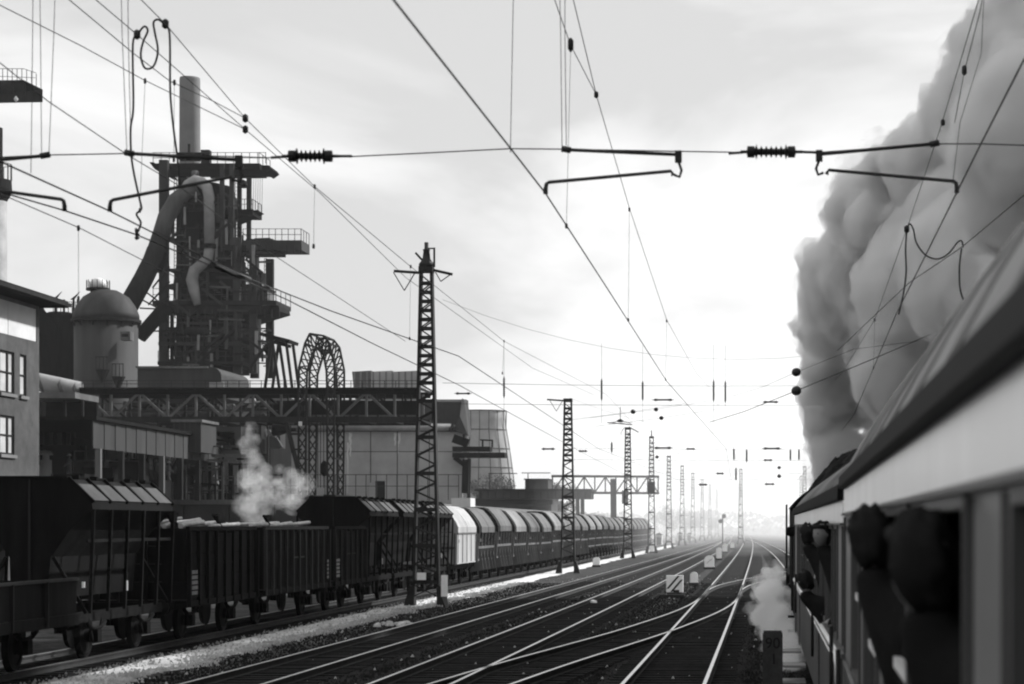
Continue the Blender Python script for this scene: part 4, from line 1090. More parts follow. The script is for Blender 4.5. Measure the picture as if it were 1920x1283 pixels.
# small litter in the tracks
t = MB().lathe((-6.0*0+on_ground(1112,1131).x, on_ground(1112,1131).y, .0), [(.16,0),(.14,.1),(.02,.13)], 9, False).build('stone', M_white)
tag(t, 'lone white stone lying beside the rail of the second track', 'stone')
for px, py, lab in ((755,1172,'pale stones heaped against the leftmost rail'),):
    g = on_ground(px, py); b = MB()
    for i in range(24):
        s = R.uniform(.06,.13); p = g+V((R.gauss(-.2,.35),R.gauss(0,.6),0)); b.lathe(p, [(s,0),(s*.8,s*.6),(.01,s*.8)], 6, False)
    tag(b.build('pale_stones', M_peb), lab, kind='stuff')

# ------------------------------------------------------------------ brick building at the left edge
BX, BY1 = -32.1, 95.0
zt = P(72,575,BY1).z
t = thing('brick_building', 'brown brick building with pale top storey at the left edge', 'building', V((BX-6, 80, 0)))
bz = lambda py: EYE-(py-VY)*BY1/F
z_band0, z_band1 = bz(643), bz(582)
BY0 = 70.0
wins = []
for (p0, p1) in ((-.1,1.65),(2.35,3.15)):
    for (a, b_) in ((748,672),(858,788)):
        if p0 > 2 and a > 800: continue
        wins.append((90.2+p0, 90.2+p1, bz(a), bz(b_)))
for k in range(1, 5):
    for (a, b_) in ((748,672),(858,788)): wins.append((90.2-k*3.4, 91.85-k*3.4, bz(a), bz(b_)))
ys = sorted({BY0, BY1} | {w[0] for w in wins} | {w[1] for w in wins})
wb = MB(); zs = sorted({0, z_band0} | {w[2] for w in wins} | {w[3] for w in wins})
for i in range(len(ys)-1):
    for j in range(len(zs)-1):
        ym, zm = (ys[i]+ys[i+1])/2, (zs[j]+zs[j+1])/2
        if any(w[0] < ym < w[1] and w[2] < zm < w[3] for w in wins): continue
        wb.box((BX-.3,ys[i],zs[j]),(BX,ys[i+1],zs[j+1]))
wb.box((BX-12,BY1-.3,0),(BX-.3,BY1,zt)).box((BX-12,BY0,0),(BX-.3,BY0+.3,zt)).box((BX-12,BY0+.3,0),(BX-11.7,BY1-.3,zt))
wb.build('wall', M_brick, t)
n = 7
for k in range(n):
    a, b_ = lerp(BY0,BY1-.35,k/n), lerp(BY0,BY1-.35,(k+1)/n)
    blk('top_panel', (BX-.3,a+.03,z_band0+.02),(BX-.02,b_-.03,z_band1), M_plaster, t)
blk('corner_post', (BX-.3,BY1-.33,z_band0+.02),(BX,BY1,zt), M_brick, t)
blk('top_beam', (BX-.3,BY0,z_band1+.003),(BX-.01,BY1-.34,zt), M_ironlt, t)
for w in wins:
    f = MB(); a, b_, c, d = w
    f.box((BX-.14,a,c),(BX-.06,a+.08,d)).box((BX-.14,b_-.08,c),(BX-.06,b_,d)).box((BX-.14,a+.08,d-.08),(BX-.06,b_-.08,d)).box((BX-.14,a+.08,c),(BX-.06,b_-.08,c+.08))
    if b_-a > 1: f.box((BX-.14,lerp(a,b_,.62)-.1,c+.08),(BX-.06,lerp(a,b_,.62)+.1,d-.08))
    wf = f.build('window', M_dark, t)
    MB().box((BX-.12,a+.08,c+.08),(BX-.10,b_-.08,d-.08)).build('pane', M_glass, wf)
    MB().box((BX-.09,a+.08,lerp(c,d,.5)-.03),(BX-.05,b_-.08,lerp(c,d,.5)+.03)).build('glazing_bar', M_dark, wf)
    MB().box((BX-.1,a-.1,c-.14),(BX+.1,b_+.1,c-.003)).build('sill', M_conc, wf)
q = MB(); q.prism([(BX-12.5,zt+.02),(BX+1.0,zt+.02),(BX+1.0,zt+.32),(BX-6,zt+1.3),(BX-12.5,zt+.32)], BY0-.6, BY1+.9)
q.build('roof', M_black2, t)
MB().box((BX+1.0,BY0-.6,zt+.05),(BX+1.15,BY1+.9,zt+.22)).build('gutter', M_dark, t)

# ------------------------------------------------------------------ raised works yard
YZ = 4.7
struct('raised_yard', MB().box((-110,141,-.1),(-24,330,YZ)), M_conc)
b = thing('retaining_wall', 'grey panelled retaining wall along the front of the raised works yard', 'wall', V((-45,140.5,0)))
for k in range(24):
    x = -95+k*3.0
    if x > -26: break
    blk('wall_panel', (x+.04,140.6,0),(x+2.96,140.97,YZ-.25), M_walld, b)
MB().box((-95,140.5,YZ-.24),(-24,140.98,YZ+.06)).build('coping', M_ironlt, b)
def railing(label, p0, p1, h, n, name='handrail', m=None, group='railings of the works', parent=None):
    t = parent or thing('railing', label, 'railing', V(p0), group)
    p0, p1 = V(p0), V(p1)
    for k in range(n+1):
        p = p0.lerp(p1, k/n); bar('railing_post', p, p+V((0,0,h)), .06,.06, m or M_dark, t)
    for z in (h, h*.55): bar('top_rail' if z == h else 'mid_rail', p0+V((0,0,z)), p1+V((0,0,z)), .05,.05, m or M_dark, t)
    return t
railing('railing along the front of the works yard behind the open wagons', P(318,942,142), P(560,942,142), 1.1, 16)

b = MB(); NX, NY = 40, 10; vs = []
xa, xb = P(186,0,142).x, P(338,0,142).x
for j in range(NY+1):
    for i in range(NX+1):
        u, w = i/NX, j/NY
        hgt = math.sin(PI*w)*math.sin(PI*u)**.6*(1.5-.5*u)*(1+.35*noise.noise(V((u*9,w*3,1)))) + .10*noise.noise(V((u*40,w*14,4)))*math.sin(PI*w)
        vs.append((lerp(xa,xb,u), lerp(141.6,147,w), YZ-.02+max(0,hgt)))
b.add(vs, [(j*(NX+1)+i, j*(NX+1)+i+1, (j+1)*(NX+1)+i+1, (j+1)*(NX+1)+i) for j in range(NY) for i in range(NX)], True)
tag(b.build('sand_heap', M_gravel), 'long pale heap of sand on the works yard behind the big hopper', 'heap')
# casting hall: long low hall receding behind the brick building
CX = -36.9
t = thing('casting_hall', 'low dark casting hall with corrugated fascia left of the blast furnace', 'industrial hall', V((CX-5,120,YZ)))
hz = lambda py, px: EYE-(py-VY)*(CX*F/(px-VX))/F
z0, z1 = 7.35, 8.85
nP = 34
for k in range(nP):
    y0, y1 = lerp(118,153,k/nP), lerp(118,153,(k+1)/nP)
    blk('fascia_sheet', (CX-.05-.04*(k%2),y0,z0),(CX-.04*(k%2)+.02,y1-.015,z1), M_walld if k%3 else M_ironmid, t)
MB().box((CX-9,118,8.9),(CX+.2,153,9.1)).build('roof', M_black2, t)
for k in range(9):
    y = 119+k*4.2; bar('column', (CX,y,YZ),(CX,y,z0), .3,.3, M_ironlt if k%3==0 else M_dark, t)
MB().box((CX-9,118,YZ),(CX-8.7,153,8.9)).build('back_wall', M_black2, t)
for k in range(6): blk('machine_bay', (CX-3.2,121+k*5.2,YZ),(CX-1.4,123.4+k*5.2,6.0+.5*(k%3)), M_black2, t)
pr_ = thing('pipe_rack', 'tangle of dark pipes and frames in the yard in front of the casting hall', 'pipe rack', V((P(330,0,141.5).x,141.5,YZ)))
rz = random.Random(31)
for i in range(80):
    px = rz.uniform(196, 470); Y = rz.uniform(141.3, 144); py = rz.uniform(828, 936); m_ = rz.choice((M_dark,M_ironmid,M_ironlt,M_black2,M_ironlt)); k = rz.random()
    if k < .45: bar('riser_pipe', P(px,py,Y), V((P(px,py,Y).x,Y,YZ)), rz.uniform(.06,.2), rz.uniform(.06,.2), m_, pr_)
    elif k < .8: bar('cross_pipe', P(px,py,Y), P(min(480,px+rz.uniform(14,80)),py+rz.uniform(-2,3),Y), rz.uniform(.06,.18), rz.uniform(.06,.18), m_, pr_)
    else: bar('brace', P(px,py,Y), P(px+rz.uniform(-20,20),min(940,py+rz.uniform(14,34)),Y), .1,.1, m_, pr_)
t = thing('control_cabin', 'grey box cabin standing on the casting hall roof', 'cabin', P(350,845,138))
a = P(326,792,138); c = P(376,848,138)
MB().box((a.x,138,c.z),(c.x,142,a.z)).build('wall', M_walld, t)
for k in range(6): bar('rib', (lerp(a.x,c.x,k/5.0),137.97,a.z),(lerp(a.x,c.x,k/5.0),137.97,c.z), .08,.05, M_ironmid, t)
MB().box((a.x-.15,137.8,a.z),(c.x+.15,142.1,a.z+.18)).build('roof', M_ironlt, t)
t = thing('pump_house', 'grey house with a dark arched opening right of the box cabin', 'building', P(412,890,146))
a = P(376,800,146); c = P(452,868,146); m_ = P(0,838,146).z
MB().box((a.x,146,c.z),(c.x,150,m_)).build('lower_wall', M_ironlt, t)
ax0, ax1 = P(400,0,146).x, P(440,0,146).x
MB().box((a.x,146,m_),(ax0,150,a.z)).box((ax1,146,m_),(c.x,150,a.z)).box((ax0,146,a.z-.35),(ax1,150,a.z)).box((ax0,147.6,m_),(ax1,147.7,a.z-.35)).build('upper_wall', M_walld, t)
arch = MB(); arch.rev(V(((ax0+ax1)/2,147.3,m_+.1)), V((1,0,0)), V((0,0,1)), V((0,1,0)), [(.6,0),(.6,.2),(.4,.22)], 18, False).build('arched_duct', M_black, t)
MB().box((a.x-.3,145.6,m_-.12),(c.x+.3,146,m_+.1)).build('cornice', M_ironmid, t)
for k in range(5): bar('column', P(385+k*19,868,145.8), P(385+k*19,925,145.8), .3,.3, M_ironlt, t)
MB().box((a.x,146,YZ),(c.x,149.8,c.z-.02)).build('base_wall', M_black2, t)

# elevated gangway and pipe between brick building and tank
t = thing('gas_main', 'thick pale gas main running behind the brick building', 'pipe', P(110,760,150))
MB().tube([P(-40,690,150),P(74,717,150),P(150,733,150)], 17*150/F, 20).build('pipe_wall', M_pipe, t)
for px in (80,118,146): MB().tube([P(px,718+(px-74)*.21,150)-V((.12,0,.04)), P(px,718+(px-74)*.21,150)+V((.12,0,.04))], 18.2*150/F, 20).build('flange', M_ironlt, t)
bar('support', P(146,750,150), P(146,800,150), .3,.3, M_dark, t)
t = thing('conveyor_bridge', 'covered bridge with ribbed parapet between brick building and crane', 'bridge', P(110,835,136))
a = P(60,742,136); c = P(158,0,136)
MB().box((a.x,134.2,P(0,750,136).z),(c.x,139,P(0,739,136).z)).build('upper_deck', M_ironlt, t)
MB().box((a.x,138.6,P(0,806,136).z),(c.x,138.9,P(0,750,136).z)).build('inner_wall', M_black, t)
MB().box((a.x,134.4,P(0,806,136).z),(c.x-.5,138.6,P(0,786,136).z)).build('lower_deck', M_ironmid, t)
for k in range(11):
    x0 = lerp(a.x+.3, c.x, k/11); x1 = lerp(a.x+.3, c.x, (k+1)/11)
    blk('parapet_sheet', (x0,134.2-.04*(k%2),P(0,836,136).z),(x1-.03,134.3,P(0,807,136).z), M_ironlt if k%2 else M_walld, t)
for px in (74,122,155): bar('column', P(px,750,134.3), P(px,786,134.3), .14,.14, M_dark, t)
for px in (76,156): bar('leg', P(px,836,136), P(px,930,136), .35,.35, M_ironmid, t)
t = thing('yard_cabin', 'small pale works cabin with a railing on its roof, behind the big hopper', 'cabin', P(165,930,134))
a = P(138,866,134); c = P(196,930,134)
MB().box((a.x,134,0),(c.x,138,a.z)).build('wall', M_ironlt, t)
MB().box((a.x-.1,133.9,a.z),(c.x+.1,138.1,a.z+.12)).build('roof', M_conc, t)
for px in (138,160,196): bar('railing_post', P(px,866,134), P(px,845,134), .1,.1, M_ironlt, t)
bar('top_rail', P(138,846,134), P(196,846,134), .07,.07, M_ironlt, t)
MB().add([P(142,848,133.9),P(158,848,133.9),P(158,864,133.9),P(142,864,133.9)], [(0,1,2,3)]).build('window', M_black, t)
t = thing('valve_stack', 'pale stub stack with a cap beside the dark opening at the brick building', 'stack', P(84,935,128))
MB().lathe(P(86,935,128), [(.34,0),(.34,2.3),(.2,2.35),(.2,2.6),(.42,2.62),(.3,2.85),(.05,2.9)], 16).build('stack_wall', M_whitew, t)
MB().box((P(70,0,128).x,127.8,0),(P(82,0,128).x,129,P(0,872,128).z)).build('side_box', M_whitew, t)
MB().box((P(69,0,128).x,127.9,0),(P(103,0,128).x,129.5,P(0,888,128).z-.02)).build('plinth', M_ironlt, t)

# ------------------------------------------------------------------ workers
def worker(label, foot, face, pose=0):
    t = thing('person', label, 'person', V(foot), 'works men in white helmets', local=True)
    sk = Sk()
    pel = sk.n((0,0,.95), (.15,.11)); ch = sk.n((0,.02,1.25), (.18,.12), pel); nk = sk.n((0,.02,1.46), .065, ch); sk.n((0,.03,1.56), .075, nk); sk.n((0,.03,1.66), .08, len(sk.v)-1)
    for s in (-1,1):
        sh = sk.n((s*.2,.02,1.40), .07, ch); el = sk.n((s*.27,.02+.08*pose,1.12), .05, sh); wr = sk.n((s*.24,.12+.12*pose,.92+.2*pose), .036, el); hand(sk, sk.v[wr], (0,.5,-1), (s,0,0), wr)
        hp = sk.n((s*.1,0,.86), .095, pel); kn = sk.n((s*.12,.03+.1*s*pose,.48), .065, hp); an_ = sk.n((s*.12,0,.09), .05, kn); sk.n((s*.13,.14,.045), (.05,.035), an_)
    body = skin_mesh('body', sk.v, sk.e, sk.r, M_skin, t, 1)
    sk2 = Sk(); pel = sk2.n((0,0,.95), (.17,.125)); ch = sk2.n((0,.02,1.25), (.20,.14), pel); sk2.n((0,.02,1.43), .10, ch)
    for s in (-1,1):
        sh = sk2.n((s*.2,.02,1.40), .08, ch); el = sk2.n((s*.27,.02+.08*pose,1.12), .062, sh); sk2.n((s*.245,.11+.11*pose,.95+.18*pose), .05, el)
        hp = sk2.n((s*.1,0,.86), .11, pel); kn = sk2.n((s*.12,.03+.1*s*pose,.48), .08, hp); sk2.n((s*.12,0,.12), .065, kn)
    skin_mesh('overalls', sk2.v, sk2.e, sk2.r, M_work, t, 1)
    MB().lathe((0,.03,1.64), [(.125,0),(.14,.01),(.115,.03),(.105,.09),(.06,.135),(.005,.145)], 14).build('helmet', M_helm, t)
    t.rotation_euler = (0,0,face)
    return t
worker('works man in a white helmet at the yard railing, left of the steam', P(404,940,143.5), 2.6)
worker('works man with white helmet bending near the pump house columns', P(371,938,146), 1.2, 1)
worker('works man in white helmet on the roof edge left of the yard', P(316,915,140), -1.5, 1)
worker('works man with white helmet beside the pale works cabin', P(131,905,131), 2.0, 1)
for px, py, z in ((330,916,140),): pass

# ------------------------------------------------------------------ dust catcher tank and neighbours
YT = 178.0; k_ = YT/F
t = thing('dust_catcher', 'big round dark tank with domed head left of the furnace', 'tank', V((P(199,0,YT).x, YT, 0)))
O = V((P(199,0,YT).x, YT, 0)); zz = lambda py: EYE-(py-VY)*k_
MB().lathe(O, [(58*k_,0),(58*k_,zz(602))], 40).build('shell', M_ironmid, t)
MB().lathe(O, [(61*k_,zz(601)),(60*k_,zz(590)),(54*k_,zz(575)),(42*k_,zz(558)),(26*k_,zz(548)),(20*k_,zz(545))], 40).build('dome', M_ironmid, t)
MB().lathe(O, [(64*k_,zz(605)),(64*k_,zz(600)),(60*k_,zz(599.6))], 40, False).build('ledge', M_dark, t)
for i in range(14):
    a = 2*PI*i/14+.1; d = V((math.cos(a), math.sin(a), 0)); bar('bracket', O+d*57*k_+V((0,0,zz(614))), O+d*63*k_+V((0,0,zz(605.5))), .12,.12, M_dark, t)
MB().lathe(O-V((15*k_,0,0)), [(14*k_,zz(552)),(14*k_,zz(546)),(22*k_,zz(545)),(22*k_,zz(541)),(15*k_,zz(540.8))], 20, False).build('neck', M_dark, t)
MB().lathe(O-V((15*k_,0,0)), [(15*k_,zz(540)),(15*k_,zz(532)),(12*k_,zz(526)),(6*k_,zz(522)),(.01,zz(521))], 20).build('cap', M_whitew, t)
for i in range(14):
    a = 2*PI*i/14; d = V((math.cos(a), math.sin(a), 0))*21*k_ + O-V((15*k_,0,0)); bar('railing_post', d+V((0,0,zz(541))), d+V((0,0,zz(526))), .05,.05, M_dark, t)
for (px, py) in ((192,695),(222,708)):
    p = P(px,py,YT-58*k_-.4)
    MB().lathe(p-V((0,0,.5)), [(.1,-.5),(.55,.5),(.6,.55)], 10, False).build('bracket_platform', M_dark, t)
    for dx in (-.45,-.15,.15,.45): bar('railing_post', p+V((dx,-.2,0)), p+V((dx,-.2,1.1)), .06,.06, M_dark, t)
    bar('top_rail', p+V((-.5,-.2,1.1)), p+V((.5,-.2,1.1)), .06,.06, M_dark, t)
p = P(236,630,YT-45*k_-1.0)
MB().box((p.x-.4,p.y-.2,p.z-.35),(p.x+.4,p.y+.9,p.z+.35)).build('inspection_hatch', M_ironlt, t)
MB().box((p.x-.3,p.y-.21,p.z-.1),(p.x+.25,p.y-.19,p.z+.15)).build('hatch_opening', M_black, t)
t = thing('washer_tower', 'dark washer tower with gas flares left of the dust catcher', 'tower', V((P(108,0,186).x,186,0)))
O = V((P(112,0,186).x,186,0)); k2 = 186/F
MB().lathe(O, [(34*k2,0),(34*k2,EYE+(985-592)*k2),(20*k2,EYE+(985-586)*k2)], 24).build('shell', M_black2, t)
for px in (104,120,138,146):
    p = P(px,590,184); MB().tube([p, p+V((0,0,1.3))], .10, 8).build('vent', M_dark, t)
    if px in (104,138): MB().add([p+V((-.3,0,1.3)),p+V((.0,0,1.25)),p+V((.55,0,2.0)),p+V((.15,0,1.65)),p+V((-.3,.1,1.3)),p+V((.0,.1,1.25)),p+V((.55,.1,2.0)),p+V((.15,.1,1.65))], [(0,1,2,3),(7,6,5,4),(0,4,5,1),(1,5,6,2),(2,6,7,3),(3,7,4,0)]).build('vane', M_dark, t)
for k in range(8): p = P(100+k*7,590,183); bar('railing_post', p, p+V((0,0,1.0)), .05,.05, M_dark, t)
bar('top_rail', P(100,566.5,183), P(150,566.5,183), .05,.05, M_dark, t)
q = MB(); q.add([P(72,560,182),P(84,582,182),P(108,612,182),P(108,730,182),P(72,730,182),P(72,560,190),P(84,582,190),P(108,612,190),P(108,730,190),P(72,730,190)],
                [(0,1,2,3,4),(9,8,7,6,5),(0,5,6,1),(1,6,7,2),(2,7,8,3),(3,8,9,4),(4,9,5,0)])
q.build('hopper_house', M_black2, t)

# reservoir tank with rounded end
t = thing('gas_holder', 'low grey tank with rounded right end in front of the furnace', 'tank', P(335,720,165))
a, c = P(258,688,165), P(415,745,165)
prf = [(a.x,c.z),(c.x,c.z)] + [(c.x-.9+.9*math.cos(x), a.z-.7+.7*math.sin(x)) for x in [PI/2*i/8 for i in range(9)]] + [(a.x,a.z)]
MB().prism(prf, 165, 174).build('shell', M_ironmid, t)
MB().box((a.x-.1,164.8,a.z-.12),(c.x-1.0,165.0,a.z+.04)).build('rim', M_ironlt, t)
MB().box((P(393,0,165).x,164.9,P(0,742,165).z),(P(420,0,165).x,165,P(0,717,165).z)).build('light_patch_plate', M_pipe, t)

# ------------------------------------------------------------------ blast furnace
YF = 190.0; kf = YF/F
bf = thing('blast_furnace', 'tall dark blast furnace with platforms, columns and pale gas pipes', 'blast furnace', V((P(395,0,YF).x, YF, YZ)))
OF = V((P(390,0,YF).x, YF, 0)); fz = lambda py: EYE-(py-VY)*kf
def deck(x0, x1, py0, py1, yd0, yd1, m, rail=0, n=8, name='platform', xr0=None, xr1=None):
    a, c = P(x0,py1,YF), P(x1,py0,YF)
    yd0, yd1 = yd0*.6, yd1*.35
    d = blk(name, (a.x,YF+yd0,a.z), (c.x,YF+yd1,c.z), m, bf)
    if rail:
        xa, xb = P(xr0 or x0,0,YF).x, P(xr1 or x1,0,YF).x
        for k in range(n+1):
            x = lerp(xa+.05,xb-.05,k/n); bar('railing_post', (x,YF+yd0+.06,c.z),(x,YF+yd0+.06,c.z+rail), .05,.05, M_ironmid, bf)
        for h in (rail, rail*.5): bar('handrail', (xa,YF+yd0+.06,c.z+h),(xb,YF+yd0+.06,c.z+h), .045,.045, M_ironmid, bf)
        for k in range(4):
            y = lerp(YF+yd0,YF+yd1,k/3); bar('railing_post', (c.x-.05,y,c.z),(c.x-.05,y,c.z+rail), .05,.05, M_ironmid, bf)
        bar('handrail', (c.x-.05,YF+yd0,c.z+rail),(c.x-.05,YF+yd1,c.z+rail), .045,.045, M_ironmid, bf)
    return d
def col(px, w, py0, py1, dy, m, tilt=0):
    a, b_ = P(px,py1,YF), P(px+tilt,py0,YF); a.y = b_.y = YF+dy*.6
    return bar('column', a, b_, w*kf, w*kf*.8, m, bf)
# vessel
MB().lathe(OF, [(62*kf,YZ),(62*kf,fz(700)),(58*kf,fz(640)),(50*kf,fz(600)),(58*kf,fz(575)),(64*kf,fz(540)),(58*kf,fz(500)),(46*kf,fz(465)),(42*kf,fz(430)),(44*kf,fz(380)),(38*kf,fz(358)),(22*kf,fz(345)),(.05,fz(341))], 36).build('furnace_shell', M_black2, bf)
for py in (470,540,600,655): 
    r = {470:48,540:66,600:52,655:62}[py]*kf
    MB().lathe(OF, [(r,fz(py+4)),(r+.25,fz(py+3)),(r+.25,fz(py-3)),(r,fz(py-4))], 36, False).build('hoop', M_dark, bf)
MB().tube([OF+V((64*kf*1.12*math.cos(a),64*kf*1.12*math.sin(a),fz(628))) for a in [2*PI*i/28 for i in range(29)]], 9*kf, 12).build('bustle_pipe', M_dark, bf)
for i in range(10):
    a = 2*PI*i/10; d = V((math.cos(a),math.sin(a),0)); bar('tuyere_stock', OF+d*64*kf*1.1+V((0,0,fz(636))), OF+d*60*kf+V((0,0,fz(668))), .3,.3, M_dark, bf)
for (x0,x1,y0,y1,d0,d1) in ((338,444,464,572,.8,3.0),(334,452,597,700,.6,3.2),(340,424,402,460,.8,2.6)):
    blk('sheeted_housing', P(x0,y1,YF)+V((0,d0,0)), P(x1,y0,YF)+V((0,d1,0)), M_black2, bf)
MB().lathe(V((P(414,0,YF).x,YF+.5,0)), [(26*kf,fz(470)),(26*kf,fz(372)),(22*kf,fz(356)),(12*kf,fz(347)),(.05,fz(345))], 28).build('dust_hood', M_dark, bf)
# columns
for dy, m in ((-5.2, M_ironmid), (5.2, M_dark)):
    col(326, 16, 312, 700, dy, m); col(462, 15, 455, 705, dy, m); col(491, 14, 478, 705, dy, m)
    col(433, 8, 318, 470, dy, m); col(451, 8, 318, 470, dy, m)
col(352, 9, 400, 690, -4.6, M_dark); col(420, 9, 420, 690, 4.8, M_dark); col(340, 6, 575, 690, -5.0, M_dark)
# decks
deck(306, 500, 316, 327, -4.5, 4.5, M_black2, .95, 14, xr0=302, xr1=512)
q = MB(); pr = [P(500,316,YF),P(512,316,YF),P(516,322,YF),P(505,330,YF),P(500,327,YF)]
q.prism([(p.x,p.z) for p in pr], YF-1.7, YF+1.7).build('platform', M_black2, bf)
q = MB(); pr = [P(298,315,YF),P(306,315,YF),P(318,330,YF),P(306,326,YF)]
q.prism([(p.x,p.z) for p in pr], YF-3, YF+3).build('gusset', M_black2, bf)
bar('lower_ring', P(395,333,YF-1.5), P(500,332,YF-1.5), .25,.2, M_dark, bf)
deck(336, 385, 289, 300, -1, 2, M_black2); deck(378, 394, 282, 316, -.5, 1.5, M_dark, name='hoist_house'); deck(352,356,270,290,0,.4,M_dark,name='pole')
deck(418, 486, 400, 410, -4, 3, M_black2, .9, 6, xr0=440)
q = MB(); pr = [P(438,411,YF),P(488,402,YF),P(493,400,YF),P(470,412,YF),P(450,420,YF)]
q.prism([(p.x,p.z) for p in pr], YF-2.2, YF+.5).build('bracket', M_black2, bf)
deck(430, 579, 459, 477, -5, 1, M_ironmid, 1.0, 9, xr0=470); deck(470, 520, 453, 459, -3, 2, M_black2); deck(430, 536, 478, 483, -4.6, 0, M_dark)
for k in range(9): bar('stiffener', P(460+k*13,460,YF-3.03), P(460+k*13,476,YF-3.03), .08,.06, M_dark, bf)
bar('bracket', P(412,490,YF-2.8), P(455,455,YF-2.8), .3,.35, M_dark, bf)
deck(330, 432, 455, 460, -5, 4, M_dark, .9, 6); deck(326, 430, 398, 403, -4.4, 4, M_dark, .9, 6); deck(335, 440, 512, 517, -5.5, 5, M_dark)
deck(308, 536, 572, 580, -6.2, 6, M_dark, 1.05, 18)
for k in range(16): bar('girder_plate', P(314+k*14,580,YF-3.6), P(314+k*14,596,YF-3.6), .07,.1, M_ironmid, bf)
deck(318, 520, 580.3, 596, -5.9, -5.5, M_dark, name='girder')
q = MB(); pr = [P(462,580.5,YF),P(538,580.5,YF),P(540,590,YF),P(500,602,YF),P(470,612,YF)]
q.prism([(p.x,p.z) for p in pr], YF-3.3, YF+1).build('bracket', M_black2, bf)
q = MB(); pr = [P(474,606,YF),P(498,600,YF),P(487,612,YF),P(484,630,YF),P(474,630,YF)]
deck(318, 470, 648, 654, -6, 5, M_ironmid, .9, 10); deck(318, 475, 684, 690, -6.4, 5, M_dark, .9, 10); deck(320, 470, 620, 623, -5.6, 4, M_dark, .8, 10)
deck(455, 500, 640, 646, -6, 0, M_dark, .8, 4); deck(455, 505, 668, 672, -6, 0, M_dark, .8, 4)
deck(470, 515, 542, 571, -4.6, -1.5, M_ironlt, name='winch_house'); q = MB(); pr = [P(466,538,YF),P(520,548,YF),P(512,556,YF),P(470,546,YF)]
q.prism([(p.x,p.z) for p in pr], YF-3, YF-.4).build('winch_roof', M_ironmid, bf)
deck(478, 502, 516, 535, -4, -2, M_dark, name='motor_box')
# diagonals and stairs
for (x0,y0,x1,y1,d) in ((340,470,372,420,-5),(336,516,368,575,-5.2),(430,512,452,575,-5.2),(345,690,420,625,-6.2),(365,690,440,618,-6.2),(400,596,430,560,-5.6),(352,570,385,512,-5.4),(470,690,500,646,-6)):
    bar('brace', P(x0,y0,YF+d*.6), P(x1,y1,YF+d*.6), .22,.22, M_dark, bf)
for k in range(12): bar('stair_tread', P(420-k*5.0,560-k*4,YF-3.9), P(428-k*5.0,560-k*4,YF-3.9), .3,.06, M_ironmid, bf)
for k in range(7): bar('cable', P(468+k*4,330,YF-1.5), P(467+k*4,400,YF-1.5), .03,.03, M_dark, bf)
MB().lathe(P(455,350,YF-3.4), [(.4,-.1),(.5,.1),(.3,.5),(.1,.6)], 10).build('sheave', M_black2, bf)
# pale gas pipes
pp = lambda px,py,d=0: P(px,py,YF+d*.35-2.6)
MB().tube([pp(345,356,-2.6),pp(352,346,-2.7),pp(366,338,-2.8),pp(378,342,-2.9),pp(388,352,-3),pp(392,370,-3),pp(393,460,-3.2)], [.38,.42,.46,.48,.48,.47,.46], 18).build('uptake_pipe', M_pipe, bf)
MB().tube([pp(393,463,-3.2),pp(390,484,-3.4),pp(378,496,-3.6),pp(364,508,-3.8),pp(360,525,-4),pp(364,545,-4.2),pp(370,572,-4.4)], [.44,.44,.46,.5,.52,.46,.3], 18).build('descending_pipe', M_pipe, bf)
MB().tube([pp(393,458,-3.2),pp(393,466,-3.2)], .56, 18).build('flange', M_black2, bf)
MB().tube([pp(366,322,-1.5),pp(366,340,-2)], .34, 12).build('vent_pipe', M_ironlt, bf)
MB().tube([pp(370,352,-1.5),pp(350,360,-2),pp(330,376,-2.4),pp(312,408,-2.8),pp(303,440,-3)], [.62,.66,.72,.76,.78], 20).build('downcomer', M_ironlt, bf)
MB().tube([pp(303,440,-3),pp(290,480,-3.6),pp(268,525,-4.6),pp(240,575,-8)], [.78,.80,.84,.86], 20).build('downcomer', M_dark, bf)
MB().tube([pp(296,470,-2.4),pp(283,505,-3)], .95, 16).build('pipe_saddle', M_black2, bf)
MB().tube([pp(312,575,-4),pp(262,632,-8)], .62, 16).build('branch_pipe', M_black2, bf)
for (x0,y0,x1,y1) in ((306,580,262,578),(306,600,300,600),(318,620,272,622),(300,520,300,570),(286,540,318,500),(278,572,318,528),(262,560,300,580),(270,545,306,572),(290,572,318,556)):
    bar('strut', pp(x0,y0,-3), pp(x1,y1,-3.5), .12,.12, M_dark, bf)
rq = random.Random(11)
for i in range(150):
    px = rq.uniform(316, 500); py = rq.uniform(352, 690)
    if px > 440 and py < 440: continue
    if 380 < px < 406 and py < 500: continue
    d = -3.3 - rq.random()*.5
    kind = rq.random()
    if kind < .4:
        ln = rq.uniform(18, 70); bar('riser_pipe', pp(px,py,0)+V((0,d+2.6,0)), pp(px+rq.uniform(-1,1),py+ln,0)+V((0,d+2.6,0)), rq.uniform(.10,.26), rq.uniform(.10,.26), rq.choice((M_dark,M_ironmid,M_ironlt,M_pipe)), bf)
    elif kind < .75:
        ln = rq.uniform(18, 60); bar('cross_pipe', pp(px,py,0)+V((0,d+2.6,0)), pp(min(px+ln,512),py+rq.uniform(-2,2),0)+V((0,d+2.6,0)), rq.uniform(.08,.22), rq.uniform(.08,.22), rq.choice((M_dark,M_ironmid,M_ironlt)), bf)
    else:
        ln = rq.uniform(16, 40); sg = rq.choice((-1,1)); bar('stair_string', pp(px,py,0)+V((0,d+2.6,0)), pp(px+sg*ln,py+ln*.8,0)+V((0,d+2.6,0)), .10, .22, rq.choice((M_dark,M_ironmid)), bf)
